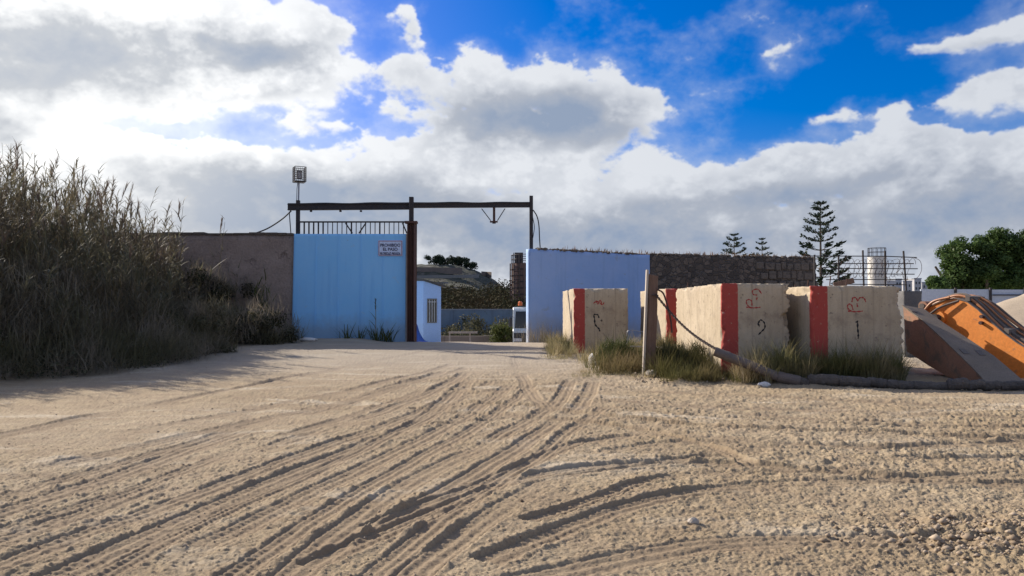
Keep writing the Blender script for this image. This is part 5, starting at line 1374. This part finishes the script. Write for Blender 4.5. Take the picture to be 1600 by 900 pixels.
def border_x(y):    # right-hand limit of the reed bank
    return np.interp(y, [8,13,15.8,17.2,20.6,24,27,30], [-11.5,-11.0,-10.5,-9.5,-8.9,-9.4,-10.2,-9.9])
def reeds():
    g = np.random.default_rng(3)
    # --- tall canes
    parts_s = []; leaves = []; plumes = []
    N = 1500; roots = []
    while len(roots) < N:
        y = g.uniform(16.5, 29.2); x = border_x(y)-g.random()**.8*9.5-.9
        if y < 18.5 and g.random() < .6: continue
        roots.append((x, y))
    roots = np.array(roots); din = border_x(roots[:,1])-roots[:,0]
    Hh = np.interp(din, [.8,1.6,2.6,4,6,10], [1.6,2.9,4.2,5.1,5.6,5.9])*g.uniform(.68,1.17,N)*np.interp(roots[:,1], [16.5,19.5,22,26,29], [.62,.84,.98,.95,.86])
    z0 = base_z(roots[:,0], roots[:,1])-.05
    az = g.uniform(0, 2*math.pi, N); lean = np.abs(g.normal(0,.09,N)); curl = g.uniform(0,.35,N)
    P = np.stack([roots[:,0], roots[:,1], z0], -1)
    for dphi in (0, 1.57):
        lv = 7; s = np.linspace(0,1,lv); ang = lean[:,None]+curl[:,None]*s
        dl = Hh[:,None]/(lv-1)
        hx = np.concatenate([np.zeros((N,1)), np.cumsum(np.sin(ang[:,:-1])*dl,1)],1); hz = np.concatenate([np.zeros((N,1)), np.cumsum(np.cos(ang[:,:-1])*dl,1)],1)
        C = np.stack([P[:,0:1]+hx*np.cos(az)[:,None], P[:,1:2]+hx*np.sin(az)[:,None], P[:,2:3]+hz], -1)
        sd = np.stack([np.cos(az+dphi), np.sin(az+dphi), np.zeros(N)], -1); w = np.interp(s,[0,1],[.012,.004])[None,:,None]
        V = np.stack([C-sd[:,None,:]*w, C+sd[:,None,:]*w], 2).reshape(-1,3); b = (np.arange(N)*lv*2)[:,None]+np.arange(lv-1)[None,:]*2
        parts_s.append((V, np.stack([b,b+1,b+3,b+2],-1).reshape(-1,4)))
    def along(i, t): # point on cane i at fraction t
        f = t*(lv-1); k = np.minimum(f.astype(int), lv-2); fr = (f-k)[:,None]; return C[i,k]*(1-fr)+C[i,k+1]*fr
    nl = 30; i = np.repeat(np.arange(N), nl); t = g.uniform(.18,1,N*nl)**.8; Q0 = along(i, t)
    L = g.uniform(.35,.75,N*nl)*np.interp(t,[.2,.8,1],[1,1,.6])
    leaves.append(blades(Q0, L, g.uniform(.02,.042,N*nl), g.uniform(0,2*math.pi,N*nl), g.uniform(.25,1.0,N*nl), g.uniform(.3,1.7,N*nl), 8, 5))
    sel = np.nonzero((g.random(N) < .22) & (Hh > 3))[0]; npl = 40; i = np.repeat(sel, npl); tt = g.uniform(.90,1.0,len(i)); Q1 = along(i, tt)
    plumes.append(blades(Q1, g.uniform(.14,.34,len(i)), g.uniform(.008,.018,len(i)), (az[i]+g.normal(0,.9,len(i))), g.uniform(.05,.5,len(i)), g.uniform(0,.7,len(i)), 9, 3))
    V, Q = cat_np(parts_s); Vl, Ql = cat_np(leaves); Vp, Qp = cat_np(plumes)
    mi = np.concatenate([np.zeros(len(Q)), np.ones(len(Ql)), np.full(len(Qp),2)])
    VV, QQ = cat_np([(V,Q),(Vl,Ql),(Vp,Qp)])
    o = np_mesh('reed_bed', VV, QQ, [M['reed_stalk'], M['reed_leaf'], M['plume']], None, (-13, 22, 0), mi=mi); tag(o, 'dense bank of tall canes with dry leaves on the left', 'reeds', kind='stuff')
    # --- dry brush in front and between
    N = 46000; y = g.uniform(9, 29.6, N); d = g.random(N)**1.25*6; x = border_x(y)-d+g.normal(0,.18,N)
    top = np.interp(d,[0,.4,1.2,2.5,6],[.30,.8,1.7,2.6,3.0])*np.interp(y,[9,14,18,24,29.6],[.8,.8,1.0,.85,.7])*(.75+.6*(vnoise(x*.9,y*.9,5)))
    zr = base_z(x,y)+g.random(N)**.8*top*.9
    Hb = g.uniform(.25,.95,N)
    V1, Q1 = blades(np.stack([x,y,zr],-1), Hb, g.uniform(.006,.020,N), g.uniform(0,2*math.pi,N), g.uniform(0,1.3,N), g.uniform(-.3,1.6,N), 17, 4)
    C = []; Rr = []
    for _ in range(460):
        yy = g.uniform(9.5,29.3); dd = g.random()**1.1*6+.15; xx = float(border_x(yy))-dd
        tp = float(np.interp(dd,[0,.5,1.2,2.5,6],[.15,.5,1.2,2.0,2.4]))*float(np.interp(yy,[9,14,18,24,29.6],[.8,.8,1.0,.85,.7]))
        C.append((xx,yy,gz(xx,yy)+g.random()*tp)); Rr.append(g.uniform(.25,.6))
    V2, Q2 = foliage(C, Rr, 42000, .045, 18, .9)
    VV, QQ = cat_np([(V1,Q1),(V2,Q2)]); mi = np.concatenate([np.zeros(len(Q1)), np.ones(len(Q2))])
    o = np_mesh('dry_brush', VV, QQ, [M['brush'], M['bush_dark']], None, (-11, 20, 0), mi=mi); tag(o, 'tangled grey brown brush spilling from the foot of the cane bank', 'brush', kind='stuff')
    # --- separate plants by the wall
    def cane_plant(px, yb, yt, Y, n, seed, label, mat=M['reed_leaf'], spread=.3, leaf=(.4,.75), plume=False):
        rg = np.random.default_rng(seed); b = at(px, yb, Y); t = at(px, yt, Y); z0 = gz(b.x, Y)-.03 ; H = t.z-z0
        e = empty('cane_plant', (b.x, Y, z0), label, 'cane plant')
        st = MB(); Pl = []
        for k in range(n):
            a = rg.uniform(0,6.28); l = rg.uniform(0,spread); h = H*rg.uniform(.6,1.0) if k else H
            pts = [Vector((b.x+l*.3*math.cos(a), Y+l*.3*math.sin(a), z0)), Vector((b.x+l*.6*math.cos(a), Y+l*.5*math.sin(a), z0+h*.5)), Vector((b.x+l*1.2*math.cos(a)+(.18 if k == 0 else 0), Y+l*math.sin(a), z0+h))]
            pc = catmull3(pts, 4); st.tube(pc, [.014-.001*i for i in range(len(pc))], 5)
            for q in range(12): Pl.append(tuple(pc[1+int(rg.integers(0,len(pc)-1))]))
        st.build('stalks', M['reed_stalk'], e)
        Pl = np.array(Pl)+rg.normal(0,.03,(len(Pl),3)); m_ = len(Pl)
        V, Q = blades(Pl, rg.uniform(*leaf,m_), rg.uniform(.03,.055,m_), rg.uniform(0,6.28,m_), rg.uniform(.2,.9,m_), rg.uniform(.2,1.4,m_), seed+1, 5)
        np_mesh('leaves', V, Q, mat, e)
        if plume:
            Pp = np.array([tuple(t+Vector((.14+.06*k/40, 0, -.45+.5*k/40))) for k in range(40)]); V, Q = blades(Pp, rg.uniform(.15,.3,40), rg.uniform(.02,.03,40), rg.normal(0,.8,40), rg.uniform(.1,.5,40), rg.uniform(0,.4,40), seed+2, 3)
            np_mesh('plume', V, Q, M['plume'], e)
    cane_plant(272, 545, 322, 28.6, 4, 51, 'tall cane with a leafy tip rising above the brown wall', M['reed_leaf'], .35, (.4,.7), True)
    cane_plant(250, 545, 352, 28.8, 5, 52, 'short leafy canes just topping the brown wall', M['reed_leaf'], .5)
    cane_plant(338, 540, 347, 29.2, 2, 53, 'single thin cane with a reddish plume above the brown wall', M['reed_leaf'], .12, (.3,.4), True)
    cane_plant(404, 520, 425, 29.2, 7, 54, 'bushy green canes growing against the brown wall nearest the gate', M['weed'], .55, (.4,.8))
    cane_plant(318, 530, 405, 28.4, 9, 55, 'broad leafy canes against the middle of the brown wall', M['reed_leaf'], .8, (.4,.8))
    cane_plant(365, 530, 420, 29.3, 4, 56, 'sparse upright canes on the brown wall between two green clumps', M['reed_leaf'], .35, (.3,.6))
    # scrub along the wall foot
    def bush(px, yb, Y, wpx, hpx, seed, label, mat, n=2600):
        rg = np.random.default_rng(seed); b = at(px, yb, Y); s = Y/F_PX; z0 = gz(b.x, Y)-.03
        e = empty('scrub_bush', (b.x, Y, z0), label, 'bush', 'scrub bushes along the brown wall')
        K = 26; C = np.stack([b.x+rg.normal(0,.36,K)*wpx*s, Y+rg.normal(0,.22,K)*wpx*s, z0+rg.random(K)**1.3*hpx*s*.85], -1)
        V, Q = foliage(C, rg.uniform(.16,.42,K), n, .05, seed+1, .9)
        Kb = n; k = rg.integers(0,K,Kb); Pb = C[k]+rg.normal(0,.2,(Kb,3)); Pb[:,2] = np.maximum(Pb[:,2], z0)
        V2, Q2 = blades(Pb, rg.uniform(.2,.6,Kb), rg.uniform(.008,.02,Kb), rg.uniform(0,6.28,Kb), rg.uniform(0,1.2,Kb), rg.uniform(-.2,1.2,Kb), seed+2, 4)
        VV, QQ = cat_np([(V,Q),(V2,Q2)]); mi = np.concatenate([np.zeros(len(Q)), np.ones(len(Q2))])
        np_mesh('foliage', VV, QQ, [mat, M['brush']], e, mi=mi)
        st = MB()
        for c in C[:8]: st.tube([(b.x,Y,z0),(float(c[0]),float(c[1]),float(c[2]))], .012, 4)
        st.build('stems', M['bark'], e)
    bush(300, 560, 24.2, 90, 75, 61, 'grey brown scrub bush at the tip of the cane bank, closest to the road', M['bush_dark'], 4200)
    bush(340, 548, 26.5, 80, 66, 62, 'dry olive bush below the broad leafy canes', M['scrub_leaf'], 4000)
    bush(390, 540, 28.0, 70, 44, 63, 'low dry bush under the bushy green canes', M['scrub_leaf'], 3600)
    bush(436, 536, 29.2, 34, 22, 64, 'smallest dry bush at the wall corner beside the gate panel', M['bush_dark'], 900)
    bush(330, 540, 28.6, 110, 120, 65, 'tall olive bush rising halfway up the brown wall', M['scrub_leaf'], 5200)
reeds()

def weeds():
    g = np.random.default_rng(44); Y = 29.6
    def plant(px, h, n, spread, seed, label, tall=None):
        b = at(px, 530, Y); z = gz(b.x, Y)-.02; e = empty('wall_weed', (b.x, Y, z), label, 'weed', 'leafy weeds at the foot of the gate panel')
        rg = np.random.default_rng(seed); h *= 1.35; P = np.repeat([[b.x,Y,z]], n, 0)+rg.normal(0,.06,(n,3))*np.array([1,.4,0])
        P[:,0] += rg.normal(0,spread*.35,n)
        V, Q = blades(P, h*rg.uniform(.5,1.1,n), rg.uniform(.03,.05,n), rg.uniform(0,6.28,n), rg.uniform(.1,.7,n), rg.uniform(.2,.9,n), seed, 5)
        np_mesh('leaves', V, Q, M['weed'], e)
        if tall:
            t = Vector((b.x-.06, Y, z+tall)); MB().tube([(b.x-.05,Y,z),(b.x-.05,Y,z+tall*.6),t], [.014,.012,.008], 5).build('stalk', M['reed_stalk'], e)
            Pp = np.array([[t.x, t.y, t.z-.35+.4*k/40] for k in range(40)]); V, Q = blades(Pp, rg.uniform(.08,.16,40), rg.uniform(.015,.03,40), rg.uniform(0,6.28,40), rg.uniform(.1,.5,40), rg.uniform(0,.4,40), seed+2, 3)
            np_mesh('seed_head', V, Q, M['bush_dark'], e)
            for f in (.35,.55):
                Pp = np.repeat([[b.x-.05,Y,z+tall*f]], 3, 0); V, Q = blades(Pp, rg.uniform(.3,.5,3), np.full(3,.04), rg.uniform(2.4,3.9,3), np.full(3,.5), np.full(3,.6), seed+5, 4); np_mesh('leaves', V, Q, M['weed'], e)
    plant(541, .72, 22, .35, 1, 'wide leafy weed at the gate panel foot, second from the left', None); plant(561, .62, 16, .25, 2, 'short leafy weed between two taller ones at the gate panel foot')
    plant(589, .70, 26, .2, 3, 'weed with a tall seed stalk at the gate panel foot', 1.62); plant(604, .66, 30, .4, 4, 'rightmost spreading weed at the gate panel foot beside the rusty post')
    plant(472, .45, 10, .12, 5, 'small leaning weed at the left corner of the gate panel')
    b = at(482, 534, 29.0); o = tag(rock(b.x, 29.0, .20, 3, M['white_rock'], None, 'debris', (1.6,.7,.45)), 'scrap of pale rubbish lying under the gate panel left corner', 'debris')
def rock(x, y, r, seed, mat, parent, name='rock', sc=(1,1,.7)):
    rng = random.Random(seed); bm = bmesh.new(); bmesh.ops.create_icosphere(bm, subdivisions=2, radius=r); bm.verts.index_update()
    z = ground_z(x, y)
    for v in bm.verts:
        n = mnoise.noise(v.co*(2.2/r)+Vector((seed*3.1,0,0))); v.co *= 1+.38*n; v.co.x *= sc[0]; v.co.y *= sc[1]; v.co.z *= sc[2]; v.co += Vector((x, y, z+r*sc[2]*.55))
    me = bpy.data.meshes.new(name); bm.to_mesh(me); bm.free()
    return link_mesh(name, me, mat, parent, None if parent else (x, y, z))
weeds()

def grass_right():
    g = np.random.default_rng(9)
    # strip at the foot of the blocks behind the pipe
    C = []
    def strip(px0, px1, y0, y1, n):
        out = []
        for _ in range(n):
            Y = g.uniform(y0, y1); x = at(g.uniform(px0, px1), 590, Y).x; out.append((x, Y, gz(x, Y)+.04))
        return out
    dry = strip(1150,1410,15.45,15.95,90)+strip(1225,1268,15.6,16.6,26)+strip(1255,1410,15.5,15.9,60)
    V1, Q1 = tufts(dry, 50, (.38,.80), (.007,.014), .14, 101, (0,.55), (.2,1.5))
    tall = strip(1170,1235,15.6,16.2,16)+strip(1270,1400,15.5,15.8,18)
    V2, Q2 = tufts(tall, 34, (.75,1.2), (.009,.016), .12, 103, (0,.35), (.3,1.3))
    green = strip(1040,1240,15.7,16.9,120)+strip(1150,1400,15.5,15.9,70)
    V3, Q3 = tufts(green, 44, (.2,.5), (.006,.014), .16, 105, (0,.8), (.2,1.3))
    mid = strip(930,1120,17.4,20.5,120)+strip(1020,1125,16.6,18.6,70)
    V4, Q4 = tufts(mid, 46, (.32,.85), (.007,.014), .20, 107, (0,.7), (.2,1.2))
    md = strip(900,1110,18.8,23.5,70)+strip(860,905,22.5,27.5,55)
    V5, Q5 = tufts(md, 40, (.25,.75), (.007,.014), .18, 109, (0,.6), (.2,1.2))
    low = strip(900,1130,16.6,18.2,70)+strip(850,900,21.5,26,50)
    V6, Q6 = tufts(low, 30, (.06,.22), (.006,.012), .20, 111, (.1,1.1), (.1,.9))
    VV, QQ = cat_np([(V1,Q1),(V2,Q2),(V5,Q5),(V6,Q6),(V3,Q3),(V4,Q4)])
    nd = len(Q1)+len(Q2)+len(Q5)+len(Q6); mi = np.concatenate([np.zeros(nd), np.ones(len(QQ)-nd)])
    o = np_mesh('rough_grass', VV, QQ, [M['grass_dry'], M['grass_green']], None, (5, 17, 0), mi=mi); tag(o, 'dry and green grass growing round the concrete blocks and the pipe', 'grass', kind='stuff')
    # two dark bushes beside the post
    def bush(px, yb, Y, w, h, seed, label, n, mat, bl):
        rg = np.random.default_rng(seed); b = at(px, yb, Y); z0 = gz(b.x, Y)
        e = empty('low_bush', (b.x, Y, z0), label, 'bush'); K = 30
        C = np.stack([b.x+rg.normal(0,.42,K)*w, Y+rg.normal(0,.3,K)*w, z0+rg.random(K)**1.2*h*.8], -1)
        V, Q = foliage(C, rg.uniform(.12,.28,K), n, .028, seed+1, .9)
        k = rg.integers(0,K,n); P = C[k]+rg.normal(0,.12,(n,3)); P[:,2] = np.maximum(P[:,2]-.1, z0)
        V2, Q2 = blades(P, rg.uniform(.15,.42,n), rg.uniform(.006,.013,n), rg.uniform(0,6.28,n), rg.uniform(0,1.0,n), rg.uniform(-.2,1.2,n), seed+2, 4)
        VV, QQ = cat_np([(V,Q),(V2,Q2)]); np_mesh('foliage', VV, QQ, [mat, bl], e, mi=np.concatenate([np.zeros(len(Q)), np.ones(len(Q2))]))
        st = MB()
        for c in C[:8]: st.tube([(b.x,Y,z0-.03),tuple(map(float,c))], .008, 4)
        st.build('stems', M['bark'], e)
    bush(1060, 590, 17.5, .62, .72, 201, 'dark low bush right of the wooden post below the chain', 5200, M['bush_low'], M['bush_low'])
    bush(965, 575, 19.0, .55, .75, 202, 'greener low bush left of the wooden post', 4200, M['bush_low'], M['weed'])
    bush(1010, 560, 20.5, .7, .75, 203, 'straw coloured bush behind the wooden post', 3600, M['grass_green'], M['grass_dry'])
    # dead twigs against the white wall foot
    b = at(852, 530, 30.3); n = 260; rg = np.random.default_rng(8); P = np.stack([b.x+rg.normal(0,.45,n), 30.3+rg.normal(0,.15,n), np.full(n, gz(b.x,30.3))], -1)
    V, Q = blades(P, rg.uniform(.3,1.0,n), rg.uniform(.008,.018,n), rg.uniform(0,6.28,n), rg.uniform(0,.7,n), rg.uniform(0,.6,n), 81, 4)
    o = np_mesh('dead_weed', V, Q, M['brush'], None, (b.x, 30.3, gz(b.x,30.3))); tag(o, 'dead twiggy weeds against the foot of the whitewashed wall', 'weed')
    # wall-top weeds
    n = 420; rg = np.random.default_rng(18); s = rg.uniform(1.5, WLEN-.2, n); z = np.interp(s,[0,WS,WLEN],[at(823.5,389,31).z,at(1006,398.5,WA.y+WD.y*WS).z,at(1262,404,35.8).z])
    P = np.stack([WA.x+WD.x*s-WN.x*.2, WA.y+WD.y*s-WN.y*.2, z], -1); V, Q = blades(P, rg.uniform(.08,.3,n), rg.uniform(.02,.04,n), rg.uniform(0,6.28,n), rg.uniform(0,.8,n), rg.uniform(0,.8,n), 83, 3)
    o = np_mesh('wall_top_plants', V, Q, [leaf_mat('wall_top_leaf', (.10,.07,.03), (.24,.11,.04), .8, .3)], None, (7, 33, 3.8)); tag(o, 'tiny rusty plants growing along the rubble wall tops', 'plants', kind='stuff')
    # stones
    for (px, py, r, mat, lab, sc, sd) in ((925,569,.17,'white_rock','upright white stone at the edge of the dirt left of the post',(.6,.6,1.1),1),(938,571,.15,'rock','flat tan stone beside the upright white stone',(1.5,.8,.55),2),
        (1018,588,.13,'rock','small pointed stone at the foot of the wooden post',(1,.8,.8),3),(1194,600,.10,'white_rock','small white stone under the raised pipe',(1.3,.8,.6),4),(1083,808,.035,'rock','pebble sized stone alone on the tracked dirt',(1.2,1,.9),5)):
        p = on_ground(px, py, .04); o = rock(p.x, p.y, r, sd, M[mat], None, 'stone', sc); tag(o, lab, 'stone')
    # bent wire left in the grass
    Yw = 19.2; P = catmull3([at(980,540,Yw), at(980,520,Yw), at(985,516,Yw), at(1000,518,Yw), at(1008,519,Yw)], 6); o = MB().tube(P, .009, 5).build('bent_wire', M['galv'], None, P[0]); tag(o, 'bent pale wire sticking out of the grass behind the post', 'wire')
    Yb = 18.9; o = MB().bar(at(985,541,Yb), at(1040,543,Yb-.1), .04, .03).build('slat', M['wood_pale'], None, at(1012,545,Yb)); tag(o, 'thin pale slat lying in the grass behind the wooden post', 'slat')
grass_right()

# gravel and clods over the dirt
def gravel():
    g = np.random.default_rng(21); N = 9000
    y = 3.6+26*g.random(N)**1.9; x = g.uniform(-.74,.74,N)*(y+1)
    c = on_ground(1540, 838); m = 700; x[:m] = c.x+g.normal(0,.42,m); y[:m] = c.y+g.normal(0,.25,m)
    e = on_ground(780, 900); 
    r = np.minimum(g.lognormal(math.log(.0048), .5, N), .022); r[:m] = np.minimum(g.lognormal(math.log(.016), .45, m), .04)
    k2 = slice(m, m+700); yy = g.uniform(15.6,18.5,700); xx = 2.4+.1*(yy-14)+g.random(700)*3; x[k2] = xx; y[k2] = yy; r[k2] = np.minimum(g.lognormal(math.log(.018), .5, 700), .06)
    dirs = np.array([(1,0,0),(-1,0,0),(0,1,0),(0,-1,0),(0,0,1),(0,0,-1)], float); tri = np.array([(0,2,4),(2,1,4),(1,3,4),(3,0,4),(2,0,5),(1,2,5),(3,1,5),(0,3,5)])
    V = []; T = []
    ang = g.uniform(0,6.28,N); sc = g.uniform(.6,1.3,(N,6,1))
    for i in range(N):
        z = ground_z(x[i], y[i]); d = dirs*sc[i]*r[i]; ca, sa = math.cos(ang[i]), math.sin(ang[i])
        q = np.stack([d[:,0]*ca-d[:,1]*sa+x[i], d[:,0]*sa+d[:,1]*ca+y[i], d[:,2]*.75+z+r[i]*.25], -1); V.append(q); T.append(tri+6*i)
    o = np_mesh('gravel', np.concatenate(V), np.concatenate(T), leaf_mat('gravel_stone', (.24,.18,.12), (.42,.34,.25), .95, 0.0), None, (0, 8, 0)); tag(o, 'small stones and clods scattered over the tracked dirt', 'gravel', kind='stuff')
gravel()
